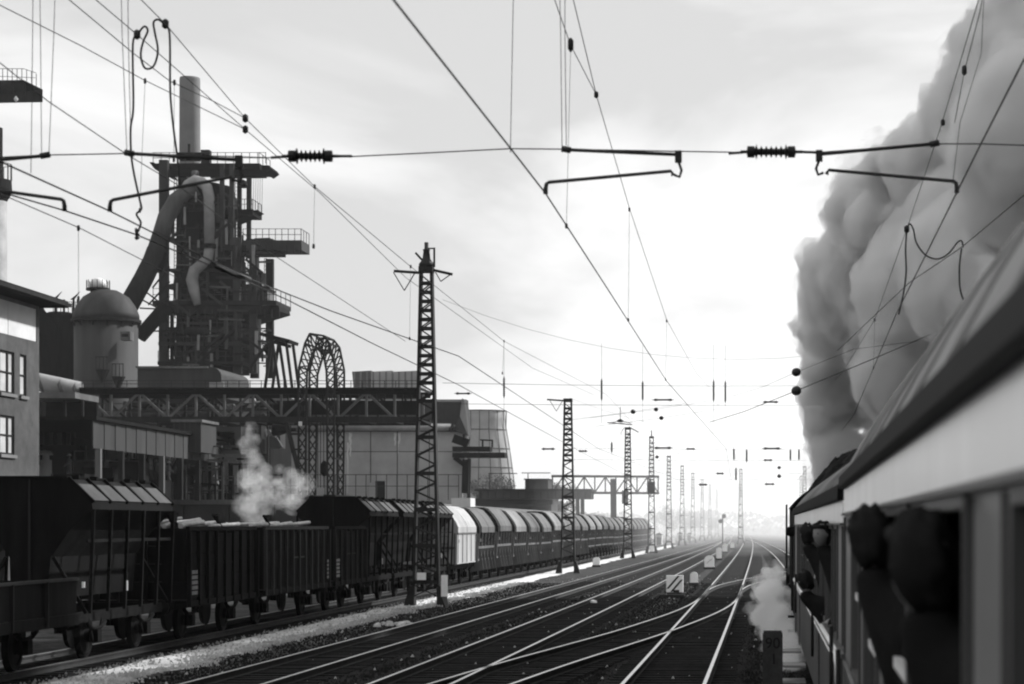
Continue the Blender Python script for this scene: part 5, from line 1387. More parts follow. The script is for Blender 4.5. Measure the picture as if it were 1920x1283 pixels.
for px, y0, y1 in ((329,330,570),(467,470,570),(443,330,450),(498,485,570),(338,600,690)):
    for dx in (-2.2, 2.2): bar('ladder_rail', P(px+dx,y0,YF-3.3), P(px+dx,y1,YF-3.3), .05,.05, M_dark, bf)
    for k in range(int((y1-y0)/7)): bar('ladder_rung', P(px-2.2,y0+k*7,YF-3.3), P(px+2.2,y0+k*7,YF-3.3), .04,.04, M_dark, bf)
for (px,py,w,h) in ((342,360,14,18),(352,430,26,22),(410,430,18,26),(350,478,20,24),(398,470,26,18),(412,520,34,22),(345,535,24,26),(430,540,22,24),(330,610,16,20),(360,610,30,24),(405,640,40,14)):
    blk('machinery_housing', P(px,py+h,YF-3.25), P(px+w,py,YF-2.3), rq.choice((M_black2,M_dark,M_black2)), bf)
# chimney behind
t = thing('chimney', 'broad plain chimney rising behind the blast furnace', 'chimney', V((P(356,0,216).x,216,0))); kc = 216/F
MB().lathe(V((P(356,0,216).x,216,0)), [(21*kc,YZ),(19*kc,EYE+(985-150)*kc),(18.3*kc,EYE+(985-146)*kc),(14*kc,EYE+(985-146)*kc),(14*kc,EYE+(985-170)*kc)], 32).build('shaft', mat('chimney_brick', 0.135, .85, var=.12, scale=.5), t)
# left-edge tower
t = thing('stove_tower', 'slender tower at the left edge with a dark round gallery', 'tower', V((P(-16,0,190).x,190,0))); O = V((P(-16,0,190).x,190,0)); k2 = 190/F
MB().lathe(O, [(29*k2,0),(28*k2,EYE+(985-378)*k2)], 28).build('shaft', M_pipe, t)
MB().lathe(O, [(26*k2,EYE+(985-380)*k2),(34*k2,EYE+(985-366)*k2),(37*k2,EYE+(985-355)*k2),(36*k2,EYE+(985-338)*k2),(20*k2,EYE+(985-334)*k2),(20*k2,EYE+(985-240)*k2)], 28, False).build('gallery', M_black2, t)
for i in range(20):
    a = 2*PI*i/20; d = V((math.cos(a),math.sin(a),0))*36*k2+O; bar('railing_post', d+V((0,0,EYE+(985-338)*k2)), d+V((0,0,EYE+(985-308)*k2)), .05,.05, M_dark, t)
MB().tube([O+V((36*k2*math.cos(2*PI*i/24),36*k2*math.sin(2*PI*i/24),EYE+(985-308)*k2)) for i in range(25)], .03, 5).build('handrail', M_dark, t)
t = thing('charging_gallery', 'high gallery platform with railing cut off by the upper left edge', 'platform', V((P(-60,0,196).x,196,0))); k2 = 196/F
a, c = P(-150,150,196), P(44,172,196)
q = MB(); q.add([P(-150,153,194),P(44,150,194),P(80,168,196),P(80,192,196),P(-150,196,194),P(-150,153,203),P(44,153,203),P(62,162,203),P(62,186,203),P(-150,190,203)],
                [(0,1,2,3,4),(9,8,7,6,5),(0,5,6,1),(1,6,7,2),(2,7,8,3),(3,8,9,4),(4,9,5,0)])
q.build('deck', M_dark, t)
for px in range(-40, 70, 9): bar('railing_post', P(px,153+max(0,px-44)*.4,194.2), P(px,129+max(0,px-44)*.4,194.2), .05,.05, M_dark, t)
bar('handrail', P(-60,129,194.2), P(44,129,194.2), .045,.045, M_dark, t); bar('handrail', P(44,129,194.2), P(68,137,194.5), .045,.045, M_dark, t); bar('mid_rail', P(-60,141,194.2), P(66,146,194.3), .04,.04, M_dark, t)
for px in (-30,0,24,46): bar('stiffener', P(px,152,193.95), P(px,178,193.95), .12,.1, M_black2, t)
MB().lathe(P(30,186,193.6), [(.02,-.3),(.22,0),(.02,.3)], 10).build('lamp', M_whitew, t)
bar('post', P(-90,190,198), V((P(-90,0,198).x,198,0)), 1.6,1.6, M_dark, t)

# ------------------------------------------------------------------ gantry crane
YC = 150.0; kc = YC/F
gc = thing('gantry_crane', 'long gantry crane with lattice girder spanning the works yard', 'gantry crane', V((P(575,0,YC).x, YC, YZ)))
for dy in (0, 4.6):
    for py, h in ((734,.42),(787,.40)):
        a, c = P(150 if py < 760 else 160,py,YC), P(788,py,YC); bar('chord', a+V((0,dy,0)), c+V((0,dy,0)), .34,h, M_black2 if py < 760 else M_dark, gc)
    for i in range(13):
        px = 155+i*53.2
        bar('girder_post', P(px,740,YC)+V((0,dy,0)), P(px,782,YC)+V((0,dy,0)), .16,.16, M_ironlt if dy == 0 else M_dark, gc)
        if px+53 < 792:
            up_ = i % 2 == 0
            bar('diagonal', P(px+2,738 if up_ else 784,YC)+V((0,dy,0)), P(px+51.2,784 if up_ else 738,YC)+V((0,dy,0)), .17,.17, M_ironlt if dy == 0 else M_dark, gc, up=(0,1,0))
for i in range(25):
    px = 155+i*26.4; bar('deck_beam', P(px,729,YC)+V((0,-.3,0)), P(px,729,YC)+V((0,4.9,0)), .12,.15, M_dark, gc)
    if i % 2 == 0: bar('bottom_strut', P(px,789,YC)+V((0,.2,0)), P(px,789,YC)+V((0,4.4,0)), .12,.15, M_dark, gc)
bar('walkway', P(150,728,YC-.4), P(788,728,YC-.4), .7,.06, M_dark, gc)
for i in range(31): bar('railing_post', P(154+i*21,727,YC-.7), P(154+i*21,714,YC-.7), .045,.045, M_dark, gc)
for py in (714,720): bar('handrail', P(154,py,YC-.7), P(786,py,YC-.7), .04,.04, M_dark, gc)
for i in range(15): bar('hanger', P(540+i*16.5,740,YC+2), P(540+i*16.5,760,YC+2), .1,.1, M_black2, gc)
bar('crane_rail_beam', P(520,765,YC+2.2), P(788,765,YC+2.2), .5,1.0, M_black2, gc)
MB().box((P(500,0,YC).x,YC+.8,P(0,783,YC).z),(P(566,0,YC).x,YC+3.8,P(0,757,YC).z)).build('trolley', M_black2, gc)
bar('mid_walkway', P(180,770,YC+.6), P(520,770,YC+.6), .5,.07, M_ironmid, gc)
bar('mid_rail', P(180,757,YC+.6), P(520,757,YC+.6), .05,.05, M_ironmid, gc)
for i in range(14): bar('railing_post', P(186+i*25,770,YC+.6), P(186+i*25,757,YC+.6), .05,.05, M_ironmid, gc)
# support tower: two lattice frames, arch-topped
ou = [(565,930),(565,735),(566,690),(577,646),(586,628),(612,632),(623,646),(632,690),(632,735),(630,930)]
inn = [(577,930),(580,735),(581,698),(590,668),(596,655),(606,657),(612,670),(617,698),(618,735),(619,930)]
for dy in (-.9, 2.6):
    f = lambda p: P(p[0],p[1],YC)+V((0,dy,0))
    for pl in (ou, inn):
        for i in range(len(pl)-1): bar('tower_leg', f(pl[i]), f(pl[i+1]), .13,.13, M_dark, gc)
    for i in range(len(ou)-1):
        n = {0:9,1:3,2:3,3:2,4:2,5:2,6:3,7:3,8:9}[i]
        for k in range(n):
            a, b_ = k/n, (k+1)/n
            po = lambda t_: (lerp(ou[i][0],ou[i+1][0],t_), lerp(ou[i][1],ou[i+1][1],t_)); pi_ = lambda t_: (lerp(inn[i][0],inn[i+1][0],t_), lerp(inn[i][1],inn[i+1][1],t_))
            bar('lacing', f(po(a)), f(pi_(b_)), .09,.07, M_dark, gc, up=(0,1,0)); bar('lacing', f(pi_(a)), f(po(b_)), .09,.07, M_dark, gc, up=(0,1,0))
for p in ou[1:-1] + [(565,860),(630,860)]: bar('cross_tie', P(p[0],p[1],YC)+V((0,-.9,0)), P(p[0],p[1],YC)+V((0,2.6,0)), .1,.1, M_dark, gc)
bar('raking_leg', P(537,792,YC-1), P(572,932,YC-1), .28,.24, M_dark, gc)
for (x, y) in ((541,814),(549,843),(557,874)): bar('rung', P(x,y,YC-1), P(566,y,YC-1), .14,.14, M_dark, gc)
for px in (596,601,607,613): 
    bar('hoist_rope', P(px,792,YC+1.5), P(px,915,YC+1.5), .05,.05, M_dark, gc)
MB().lathe(P(608,880,YC+1.5), [(.1,-.5),(.3,-.2),(.3,.3),(.08,.6)], 10).build('hook_block', M_black2, gc)
MB().box((P(566,0,YC).x,YC-1.1,P(0,800,YC).z),(P(572,0,YC).x,YC-.95,P(0,792,YC).z)).build('sign_plate', M_whitew, gc)
MB().rev(P(512,806,YC-.6), V((0,1,0)), V((0,0,1)), V((1,0,0)), [(.45,0),(.4,.5),(.15,1.2),(.12,1.6)], 14).build('floodlight', M_black2, gc)
for px0, px1 in ((560,582),(614,636)): MB().box((P(px0,0,YC).x,YC-1.4,YZ),(P(px1,0,YC).x,YC+6,P(0,928,YC).z)).build('leg_bogie', M_black2, gc)
MB().box((P(150,0,YC).x,YC-.3,YZ),(P(163,0,YC).x,YC+.1,P(0,789,YC).z)).build('left_leg', M_dark, gc)
st = thing('stock_house', 'dark ribbed stock house behind the crane girder under the furnace', 'industrial hall', V((P(330,0,178).x,178,YZ)))
a, c = P(128,944,178), P(507,738,178)
MB().box((a.x,178,YZ),(c.x,186,c.z)).build('core', M_black2, st)
for k in range(28):
    x0, x1 = lerp(a.x,c.x,k/28), lerp(a.x,c.x,(k+1)/28)
    for z0, z1 in ((YZ,8.2),(8.26,c.z-.6)):
        if (k*7+int(z0))%5 == 0: continue
        blk('wall_sheet', (x0+.02,177.9-.05*(k%3),z0),(x1-.03,177.97,z1), M_black2 if (k*3)%4 else M_walld, st)
MB().box((a.x-.2,177.6,c.z-.5),(c.x+.2,186.2,c.z)).build('roof', M_dark, st)
for k in range(10): bar('column', P(140+k*40,944,177.5), P(140+k*40,745,177.5), .35,.3, M_dark, st)
for py, r_ in ((757,.22),(768,.15),(778,.28),(812,.35)): MB().tube([P(190,py+2,177),P(330,py-1,177),P(500,py,177)], r_, 10).build('pipe', M_ironmid, st)
for k, (x0,y0,x1,y1) in enumerate(((405,750,430,780),(425,752,452,784),(448,758,478,748),(455,784,475,756),(412,782,440,760))): bar('chute', P(x0,y0,176.4), P(x1,y1,176.4), .5,.35, M_pipe if k < 4 else M_ironlt, st)
for k, (x0,x1,y0,y1) in enumerate(((200,232,800,828),(240,300,797,840),(470,500,800,850),(505,535,812,840))): blk('hopper_box', P(x0,y1,175.5), P(x1,y0,177.4), M_ironmid if k%2 else M_dark, st)
for i in range(70):
    px = rq.uniform(175, 520); py = rq.uniform(742, 905); Y = rq.uniform(172, 177)
    m_ = rq.choice((M_dark,M_ironmid,M_ironlt,M_black2,M_ironmid)); k = rq.random()
    if k < .4: bar('riser_pipe', P(px,py,Y), P(px,py+rq.uniform(12,50),Y), rq.uniform(.1,.3), rq.uniform(.1,.3), m_, st)
    elif k < .8: bar('cross_pipe', P(px,py,Y), P(min(530,px+rq.uniform(15,70)),py+rq.uniform(-3,3),Y), rq.uniform(.1,.3), rq.uniform(.1,.3), m_, st)
    else: bar('chute', P(px,py,Y), P(px+rq.uniform(-18,18),py+rq.uniform(10,26),Y), rq.uniform(.2,.5), .3, m_, st)
# small derrick with sloping canopy
t = thing('derrick', 'small derrick with sloping dark canopy on splayed legs beside the furnace', 'derrick', P(525,740,164))
bar('canopy', P(496,629,164), P(551,643,164), 3.2,.25, M_black2, t); bar('canopy_beam', P(508,640,163), P(545,650,163), .4,.25, M_black2, t)
for (a, c) in (((516,640),(503,735)),((517,640),(531,735)),((543,644),(555,735)),((509,636),(545,641))):
    for dy in (-1.2, 1.2): bar('leg', P(*a,164)+V((0,dy,0)), P(*c,164)+V((0,dy,0)), .2,.2, M_dark, t)
MB().lathe(P(502,655,163), [(.1,-.4),(.35,-.1),(.35,.3),(.1,.4)], 10).build('hook_block', M_black2, t)

# ------------------------------------------------------------------ big shed, cooling towers, bridge
YS = 200.0
sh = thing('works_shed', 'large pale grey panelled shed with a pipe along its eaves behind the mast', 'industrial hall', V((P(690,0,YS).x, YS, 0)))
xs = [500,541,575,635,695,745,805,868]; zs_ = [960,890,847,809]
for i in range(len(xs)-1):
    for j in range(len(zs_)-1):
        a, c = P(xs[i],zs_[j],YS), P(xs[i+1],zs_[j+1],YS)
        if i == 4 and j == 0:
            d0 = P(703,0,YS).x; d1 = P(722,0,YS).x; dz = P(0,902,YS).z
            blk('wall_panel', (a.x+.03,YS,0),(d0,YS+.3,c.z-.03), M_wall, sh); blk('wall_panel', (d1,YS,0),(c.x-.03,YS+.3,c.z-.03), M_wall, sh); blk('wall_panel', (d0+.002,YS,dz),(d1-.002,YS+.3,c.z-.03), M_wall, sh)
            continue
        blk('wall_panel', (a.x+.03,YS,0 if j == 0 else a.z+.03),(c.x-.03,YS+.3+.0,c.z-.03), M_wall, sh)
a, c = P(500,960,YS), P(868,805,YS)
MB().box((a.x,YS+.35,0),(c.x,YS+3.2,c.z)).build('core', M_walld, sh)
for px in xs[1:-1]: bar('joint_strip', P(px,960,YS-.02), P(px,809,YS-.02), .07,.04, M_walld, sh)
MB().tube([P(496,801,YS-.5),P(846,801,YS-.5)], 7.2*YS/F, 16).build('eaves_pipe', M_pipe, sh)
MB().tube([P(846,801,YS-.5),P(850,805,YS-.5)], 8.2*YS/F, 16).build('pipe_cap', M_dark, sh)
pr = [(YS+.4,P(0,805,YS).z),(YS+.5,P(0,785,YS).z),(YS+1.2,P(0,752,YS).z),(YS+2.6,P(0,746,YS).z),(YS+4.5,P(0,746,YS).z),(YS+4.5,P(0,805,YS).z)]
MB().prism_x(pr, P(545,0,YS).x, P(866,0,YS).x).build('upper_roof', M_ironmid, sh)
q = MB(); pts = [P(866,747,YS+1),P(871,752,YS+1),P(878,818,YS-.6),P(850,806,YS-.6),P(846,797,YS-.6),P(862,780,YS-.2)]
n = len(pts); q.add(pts+[p+V((0,2.5,0)) for p in pts], [tuple(range(n)),tuple(range(n,2*n))[::-1]]+[(i,(i+1)%n,n+(i+1)%n,n+i) for i in range(n)])
q.build('hooded_end', M_ironmid, sh)
for (x, w_, y0, y1) in ((644,7,812,850),(657,6,812,856),(652,3,830,925),(741,5,812,836),(749,6,812,832),(746,3,826,852)):
    b = MB(); a = P(x,0,YS).x; m_ = 9
    vs = []
    for k in range(m_+1):
        f_ = k/m_; hw = w_*YS/F*.5*(1-.75*f_)*(1+.35*noise.noise(V((x,k*.9,0)))); z = lerp(P(0,y0,YS).z,P(0,y1,YS).z,f_)
        cx_ = a+.12*noise.noise(V((x,k*.7,5))); vs += [(cx_-hw,YS-.006,z),(cx_+hw,YS-.006,z)]
    b.add(vs, [(2*k,2*k+1,2*k+3,2*k+2) for k in range(m_)]); b.build('lime_streak', M_whitew, sh)
MB().box((P(703,0,YS).x,YS+.1,0),(P(722,0,YS).x,YS+.3,P(0,903,YS).z)).build('door_opening', M_black, sh)
MB().box((P(692,0,YS).x,YS-.1,0),(P(704,0,YS).x,YS-.02,P(0,905,YS).z)).build('door_leaf', M_wall, sh)
railing('thin railing above the dark hoppers in front of the shed', P(590,938,176), P(860,938,176), 2.1, 14, m=M_ironmid)
# steel structure at the shed's right corner
t = thing('loading_bridge', 'dark steel loading bracket and gangway at the right corner of the shed', 'steel structure', V((P(880,0,196).x,196,0)))
blk('gangway', P(848,846,196), P(923,839,198), M_black2, t); blk('gangway', P(848,858,199), P(951,850,201), M_dark, t)
bar('post', P(874,862,196), P(872,925,196), .6,.5, M_black2, t); bar('bracket', P(852,858,196), P(876,876,196), .35,.4, M_black2, t); bar('bracket', P(850,822,196), P(878,832,196), .5,.8, M_black2, t)
for px in (905,923): bar('railing_post', P(px,839,196), P(px,825,196), .15,.15, M_dark, t)
bar('top_rail', P(900,825,196), P(923,826,196), .13,.13, M_dark, t)
blk('side_wall', P(846,930,203), P(872,860,204), M_walld, t)
bar('shaft_post', P(879,938,199), P(880,860,199), .3,.3, M_ironmid, t)
# cooling towers
def cooling(label, px, Y, prof, mt, n=36, hoops=7, ribs=8):
    O = V((P(px,0,Y).x,Y,0)); k = Y/F
    t = thing('cooling_tower', label, 'cooling tower', O)
    pf = [(r*k, EYE-(py-VY)*k) for r, py in prof]
    MB().lathe(O, pf, n).build('shell', mt, t)
    def rad(z):
        for i in range(len(pf)-1):
            if pf[i][1] <= z <= pf[i+1][1]: return lerp(pf[i][0],pf[i+1][0],(z-pf[i][1])/(pf[i+1][1]-pf[i][1]))
        return pf[-1][0]
    z0, z1 = pf[0][1], pf[-1][1]
    for h in range(hoops+1):
        z = lerp(z0,z1,h/hoops); r = rad(z)+.08
        MB().tube([O+V((r*math.cos(2*PI*i/n),r*math.sin(2*PI*i/n),z)) for i in range(n+1)], .08, 4, False).build('hoop', M_ironmid, t)
    for i in range(ribs*2):
        a = 2*PI*i/(ribs*2)
        MB().tube([O+V(((rad(z)+.08)*math.cos(a),(rad(z)+.08)*math.sin(a),z)) for z in [lerp(z0,z1,q/8) for q in range(9)]], .07, 4, False).build('rib', M_ironmid, t)
    return t
M_ct = mat('cooling_cladding', 0.24, .85, var=.15, scale=.3)
cooling('waisted cooling tower with lattice ribs right of the shed', 905, 430, [(66,1020),(62,940),(58,900),(50,840),(44,810),(42,790),(44,771)], M_ct)
t = thing('cooling_block', 'pair of flared square cooler tops beyond the gantry crane', 'cooler', V((P(722,0,360).x,360,0)))
for i, (a, c, m) in enumerate(((660,696,M_ironmid),(696,736,M_ct),(738,786,M_ct))):
    p0, p1 = P(a+(4 if i == 0 else 0),740,360+(0 if i else 3)), P(c-(4 if i == 2 else 0),740,360); q0, q1 = P(a,697,360+(0 if i else 3)), P(c,695,360)
    MB().add([p0,p1,q1,q0,p0+V((0,9,0)),p1+V((0,9,0)),q1+V((0,9,0)),q0+V((0,9,0))], [(0,1,2,3),(7,6,5,4),(0,4,5,1),(1,5,6,2),(2,6,7,3),(3,7,4,0)]).build('cooler_cell', m, t)
for px in range(664, 786, 12): bar('rib', P(px,740,359.8), P(px,697,359.8), .25,.2, M_ironlt, t)
MB().box((P(664,0,360).x,361,0),(P(782,0,360).x,368,P(0,742,360).z)).build('base', M_walld, t)
# far bridge over the sidings
YB = 262.0
t = thing('steel_bridge', 'steel plate and truss bridge crossing beyond the grey hopper row', 'bridge', V((P(1050,0,YB).x,YB,0)))
blk('plate_girder', P(898,936,YB), P(1113,921,YB+4), M_ironmid, t); blk('deck_edge', P(890,921.2,YB-.3), P(1113,918,YB+4.2), M_dark, t)
for k in range(16): bar('stiffener', P(902+k*14,935,YB-.05), P(902+k*14,922,YB-.05), .15,.12, M_dark, t)
for py in (893,924): bar('chord', P(1034,py,YB+1), P(1236,py+1,YB+1), .3,.3, M_ironlt, t)
for k in range(11):
    px = 1036+k*19.8
    bar('girder_post', P(px,894,YB+1), P(px,924,YB+1), .16,.16, M_ironlt, t)
    if k < 10: bar('diagonal', P(px,894 if k%2 else 924,YB+1), P(px+19.8,924 if k%2 else 894,YB+1), .16,.16, M_ironlt, t, up=(0,1,0))
for px, w in ((1150,.7),(1083,.45),(1092,.45)): bar('pier', P(px,936 if px < 1100 else 898,YB+1), V((P(px,0,YB).x,YB+1,0)), w,w, M_ironmid, t)
bar('pipe_arm', P(960,950,YB-2), P(1030,944,YB-2), .3,.4, M_ironmid, t); blk('sign_box', P(1036,946,YB-2), P(1008,938,YB-1), M_dark, t)
for px in (918,990): bar('railing_post', P(px,918,YB-.2), P(px,888,YB-.2), .1,.1, M_dark, t)
bar('top_rail', P(916,888,YB-.2), P(970,888,YB-.2), .1,.1, M_dark, t); bar('top_rail', P(978,887,YB-.2), P(1032,887,YB-.2), .1,.1, M_dark, t)
MB().box((P(1167,0,YB).x,YB-1,P(0,945,YB).z),(P(1178,0,YB).x,YB,P(0,920,YB).z)).build('signal_box', M_dark, t)
t = thing('bridge_house', 'dark square shed standing on the far bridge', 'shed', P(1000,918,YB+6))
MB().box((P(976,0,YB).x,YB+5,P(0,920,YB).z),(P(1020,0,YB).x,YB+10,P(0,898,YB).z)).build('wall', M_ironmid, t)
MB().box((P(974,0,YB).x,YB+4.8,P(0,898,YB).z),(P(1022,0,YB).x,YB+10.2,P(0,896,YB).z)).build('roof', M_dark, t)
t = thing('bridge_ramp', 'dark embankment shed under the far bridge', 'shed', V((P(930,0,YB+9).x,YB+9,0)))
MB().box((P(884,0,YB+8).x,YB+8,0),(P(1034,0,YB+8).x,YB+16,P(0,938,YB+8).z)).build('wall', M_walld, t)
MB().box((P(882,0,YB+8).x,YB+7.6,P(0,938,YB+8).z),(P(1036,0,YB+8).x,YB+16.4,P(0,935,YB+8).z)).build('roof', M_dark, t)
t = thing('white_container', 'pale box behind the white hopper wagon', 'container', V((P(860,0,150).x,150,0)))
MB().box((P(846,0,150).x,150,3.2),(P(882,0,150).x,152.5,P(0,934,150).z)).build('box', M_whitew, t)
MB().box((P(846,0,150).x+.1,150.1,0),(P(882,0,150).x-.1,152.4,3.2)).build('stand', M_dark, t)
# trees
def tree(label, base, h, w, seed, group='trees at the edge of the works'):
    rr = random.Random(seed)
    t = thing('tree', label, 'tree', base, group)
    b = MB(); b.tube([base, base+V((.1,0,h*.35)), base+V((.0,.1,h*.7))], [h*.035,h*.025,h*.01], 8)
    for k in range(6):
        a = rr.uniform(0,6.28); b.tube([base+V((0,0,h*(.25+.06*k))), base+V((w*.35*math.cos(a),w*.35*math.sin(a),h*(.5+.06*k)))], [h*.014,h*.004], 5)
    b.build('trunk', M_bark, t)
    c = MB()
    cl = [(V((rr.gauss(0,.22)*w, rr.gauss(0,.22)*w, h*rr.uniform(.38,.95))), rr.uniform(.10,.22)*w) for _ in range(22)]
    for o_, r in cl:
        for _ in range(190):
            d = V((rr.gauss(0,1),rr.gauss(0,1),rr.gauss(0,1))).normalized()*r*rr.random()**.4
            p = base+o_+d; s = rr.uniform(.06,.15)*h/8
            u = V((rr.gauss(0,1),rr.gauss(0,1),rr.gauss(0,1))).normalized(); w_ = u.orthogonal().normalized()
            c.add([p+u*s,p+w_*s*.7,p-u*s,p-w_*s*.7], [(0,1,2,3)])
    c.build('crown', M_leaf, t)
for i, (px, py, Y, w, lab) in enumerate(((930,893,300,7,'round dark tree in front of the waisted cooling tower'),(1052,905,330,5,'small dark tree behind the second mast and the far bridge'),(905,905,310,5,'low bushy tree at the left foot of the cooling tower'),
        (1250,950,520,9,'hazy tree left of the far masts'),(1285,955,540,10,'hazy tree among the far masts'),(1330,958,620,9,'pale tree by the horizon left of the far signal'))):
    p = P(px,py,Y); tree(lab, V((p.x,Y,0)), p.z, w, i+3)
b = MB(); rr = random.Random(5)
for i in range(9000):
    x = rr.uniform(-330, 120); y = 760+rr.gauss(0,12)
    hgt = 7+3*noise.noise(V((x*.03,0,2)))+2*noise.noise(V((x*.13,0,7)))
    p = V((x,y,rr.uniform(0,1)**.7*hgt)); s = rr.uniform(.45,1.0)
    u = V((rr.gauss(0,1),rr.gauss(0,1),rr.gauss(0,1))).normalized(); w_ = u.orthogonal().normalized()
    b.add([p+u*s,p+w_*s*.8,p-u*s,p-w_*s*.8], [(0,1,2,3)])
tag(b.build('distant_wood', M_leaf), 'distant belt of trees along the horizon in haze', kind='stuff')
for i, (px, Y, w, h, lab) in enumerate(((1235,330,12,19,'pale lineside hut just beyond the last wagon'),(1275,420,11,13,'small pale lineside hut among the far masts, left of two'),(1292,430,8,12,'small pale lineside hut among the far masts, right of two'))):
    g = V((P(px,0,Y).x,Y,0)); k = Y/F
    t = thing('lineside_hut', lab, 'hut', g)
    MB().box((g.x-w*k/2,Y,0),(g.x+w*k/2,Y+3,h*k)).build('wall', M_whitew, t); MB().prism([(g.x-w*k*.6,h*k),(g.x+w*k*.6,h*k),(g.x,h*k+w*k*.35)], Y-.3, Y+3.3).build('roof', M_ironmid, t)
    blk('door', (g.x-.3,Y-.03,0),(g.x+.4,Y-.005,min(2.0,h*k*.8)), M_dark, t)

# ------------------------------------------------------------------ smoke, steam, haze
def puffs(name, label, cat, blobs, mats, voxel, disp, dscale, seed):
    """billows as nested shells, each adding its own density, so that the edge thins out gradually"""
    parts = []
    for si, (m, grow) in enumerate(mats):
        rr = random.Random(seed + si)
        bm = bmesh.new()
        for c, r in blobs:
            j = V((rr.gauss(0,.12), rr.gauss(0,.12), rr.gauss(0,.12))) * r
            bmesh.ops.create_icosphere(bm, subdivisions=2, radius=r*grow*rr.uniform(.88,1.12), matrix=Matrix.Translation(c+j) @ Matrix.Diagonal((1,1,rr.uniform(.85,1.1),1)))
        me = bpy.data.meshes.new(name); bm.to_mesh(me); bm.free()
        o = bpy.data.objects.new(name, me); COL.objects.link(o)
        rm = o.modifiers.new('remesh', 'REMESH'); rm.mode = 'VOXEL'; rm.voxel_size = voxel
        for k, (dsc, am) in enumerate(((dscale, disp),(dscale*.42, disp*.62),(dscale*.19, disp*.34))):
            tx = bpy.data.textures.new('billow', 'CLOUDS'); tx.noise_scale = dsc*(1+.17*si); tx.noise_depth = 3
            d = o.modifiers.new('billow', 'DISPLACE'); d.texture = tx; d.texture_coords = 'GLOBAL'; d.strength = am; d.mid_level = .45
        dg = bpy.context.evaluated_depsgraph_get()
        parts.append((bpy.data.meshes.new_from_object(o.evaluated_get(dg)), m))
        bpy.data.objects.remove(o)
    vs, fs, mi = [], [], []
    for i, (me, m) in enumerate(parts):
        o_ = len(vs); vs += [tuple(v.co) for v in me.vertices]
        for p in me.polygons: fs.append([k+o_ for k in p.vertices]); mi.append(i)
    nm = bpy.data.meshes.new(name); nm.from_pydata(vs, [], fs)
    for me, m in parts: nm.materials.append(m)
    nm.polygons.foreach_set('material_index', mi); nm.update()
    ob = bpy.data.objects.new(name, nm); COL.objects.link(ob)
    return tag(ob, label, cat, kind='stuff')
rr = random.Random(21)
bl = []
# left flank of the plume traced by its real positions: starts at the engine's chimney and trails back over the train
edge = [(1566,905,67),(1556,850,67),(1540,770,66),(1546,690,65),(1545,610,63),(1548,540,61),(1588,470,59),(1600,400,57),(1628,340,55),(1710,290,53),(1775,230,51),(1825,150,49),(1840,75,47),(1905,0,45),(1980,-80,43)]
for i, (px, py, Y) in enumerate(edge):
    p = P(px-38,py,Y); r = .55+.07*i
    bl.append((p+V((r*.95,0,0)), r))
    for k in range(7):                          # small billows on the flank
        s_ = r*rr.uniform(.28,.5); bl.append((p+V((rr.uniform(.15,.9)*r, rr.uniform(-1,1)*r, rr.uniform(-1.1,1.1)*r)), s_))
    for k in range(5):
        q = p+V((r*(1.6+k*1.25)+rr.uniform(-.2,.2), rr.uniform(-2.0,2.0), rr.uniform(-.7,.5)))
        if q.z > 4.6: bl.append((q, r*rr.uniform(1.0,1.6)))
# the body of the plume above the carriages and on past the camera
for i in range(80):
    u = rr.random(); y = lerp(64,-60,u)
    zc_ = lerp(7.5,15.5,min(1,u*1.25)); w_ = lerp(2.0,6.5,min(1,u*1.3))
    p = V((lerp(4.2,8.6,min(1,u*1.4))+rr.uniform(-.4,.9)*w_, y, zc_+rr.uniform(-.5,.7)*w_)); r = rr.uniform(1.0,1.9)*(1+u*.9)
    if p.y > 4:
        if p.y < 34: p.z += 6; p.x += 3
        lim = 1490 + max(0, (985-(VY-F*(p.z-EYE)/p.y)) - 420)*.66 + 60
        p.x = max(p.x, (lim-VX)*p.y/F + r*1.15); p.z = max(p.z, 4.9+r*.9)
    bl.append((p, r))
for i in range(120):                              # thick smoke between plume flank and roof line
    px, py, y = rr.uniform(1660, 2050), rr.uniform(200, 800), rr.uniform(56, 70)
    if (985-py) < (px-1489)*1.25 + 25 or px < 1650+max(0,(560-py))*.6: continue
    p = P(px, py, y); bl.append((p, rr.uniform(.6,1.5)))
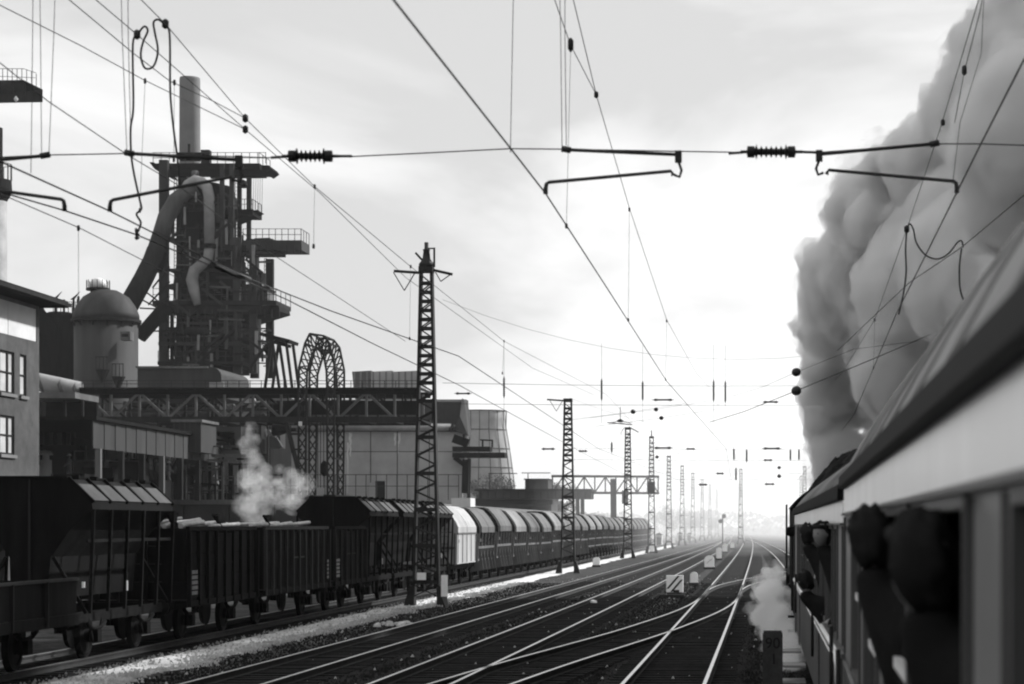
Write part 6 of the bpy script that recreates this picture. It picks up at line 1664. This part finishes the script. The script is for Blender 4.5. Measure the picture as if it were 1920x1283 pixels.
# older smoke added out of view beside the train, to shade near tracks and wagons
for i in range(260):
    u = rr.random(); y = lerp(106,-45,u); z = rr.uniform(9,33)
    r = rr.uniform(1.8,3.4)
    x = rr.uniform(6,27)
    if z < 13: x = max(x, 11)
    if y > 5: x = max(x, (1930-VX)*y/F + r*1.3)
    bl.append((V((x, y, z)), r))
puffs('smoke_plume', 'thick dark smoke plume rolling back from the locomotive over the train', 'smoke', bl, [(vol('smoke_wisps', 1.0, .92, .1, 1.4, .46, .66, 0), 1.14), (vol('smoke', 3.4, .90, .1, .9, .34, .56, .05), 1.0), (vol('smoke_core', 4.0, .89, .1, .7, .36, .6, .2), .78)], .24, .8, 1.3, 2)
bl = []
for i in range(130):
    u = rr.random(); y = lerp(74,45,u)
    top = lerp(2.2,.6,u**.8); wl = lerp(-.42,.56,u)
    f_ = rr.random()**.6
    p = V((lerp(.74-.1*(1-u), wl, f_), y, rr.uniform(.08, top*(1-.55*f_))))
    bl.append((p, rr.uniform(.09,.30)*(1-.35*f_)))
puffs('steam_cloud', 'white steam drifting low along the left side of the train', 'steam', bl, [(vol('steam_wisps', 1.6, .998, .35, 2.4, .44, .62, 0), 1.5), (vol('steam', 4.5, .998, .35, 1.7, .44, .60, 0), 1.05)], .085, .34, .5, 3)
bl = []
for i in range(34):
    u = rr.random()
    p = P(lerp(452,560,u)+rr.uniform(-8,8), lerp(915,890,u)+rr.uniform(-26,52), 136+rr.uniform(-1.5,1.5)); bl.append((p, rr.uniform(.22,.62)))
for i in range(9): bl.append((P(478+i*2.0+rr.uniform(-8,8), 985-i*7, 136), .5))
for i in range(8): bl.append((P(470+rr.uniform(-12,14), 872-i*10, 136), .45-.02*i))
puffs('steam_cloud', 'white steam puff rising between the open wagons and the crane', 'steam', bl, [(vol('yard_steam_wisps', .25, .995, .3, 1.5, .42, .66, 0), 1.5), (vol('yard_steam', .32, .995, .3, 1.4, .40, .64, .03), 1.0)], .16, .35, .8, 4)
bl = []
for i in range(150):
    u = rr.random()**.8; y = lerp(205,760,u)
    bl.append((V((rr.uniform(-.052,.075)*y-4, y, rr.uniform(0,16+20*u))), rr.uniform(7,13)*(1+u)))
puffs('smoke_haze', 'pale smoke haze hanging over the tracks ahead where masts fade to white', 'smoke', bl, [(vol('far_smoke', .0025, .995, .25), 1.0)], 2.5, 5, 14, 5)

hz_ = MB().box((-3600,-600,-1.2),(3600,4600,62)).build('haze', vol('haze_air', .00013, .99, .4))
tag(hz_, 'thin smoky haze filling the air over the whole rail yard', kind='stuff')
hz_.display_type = 'WIRE'
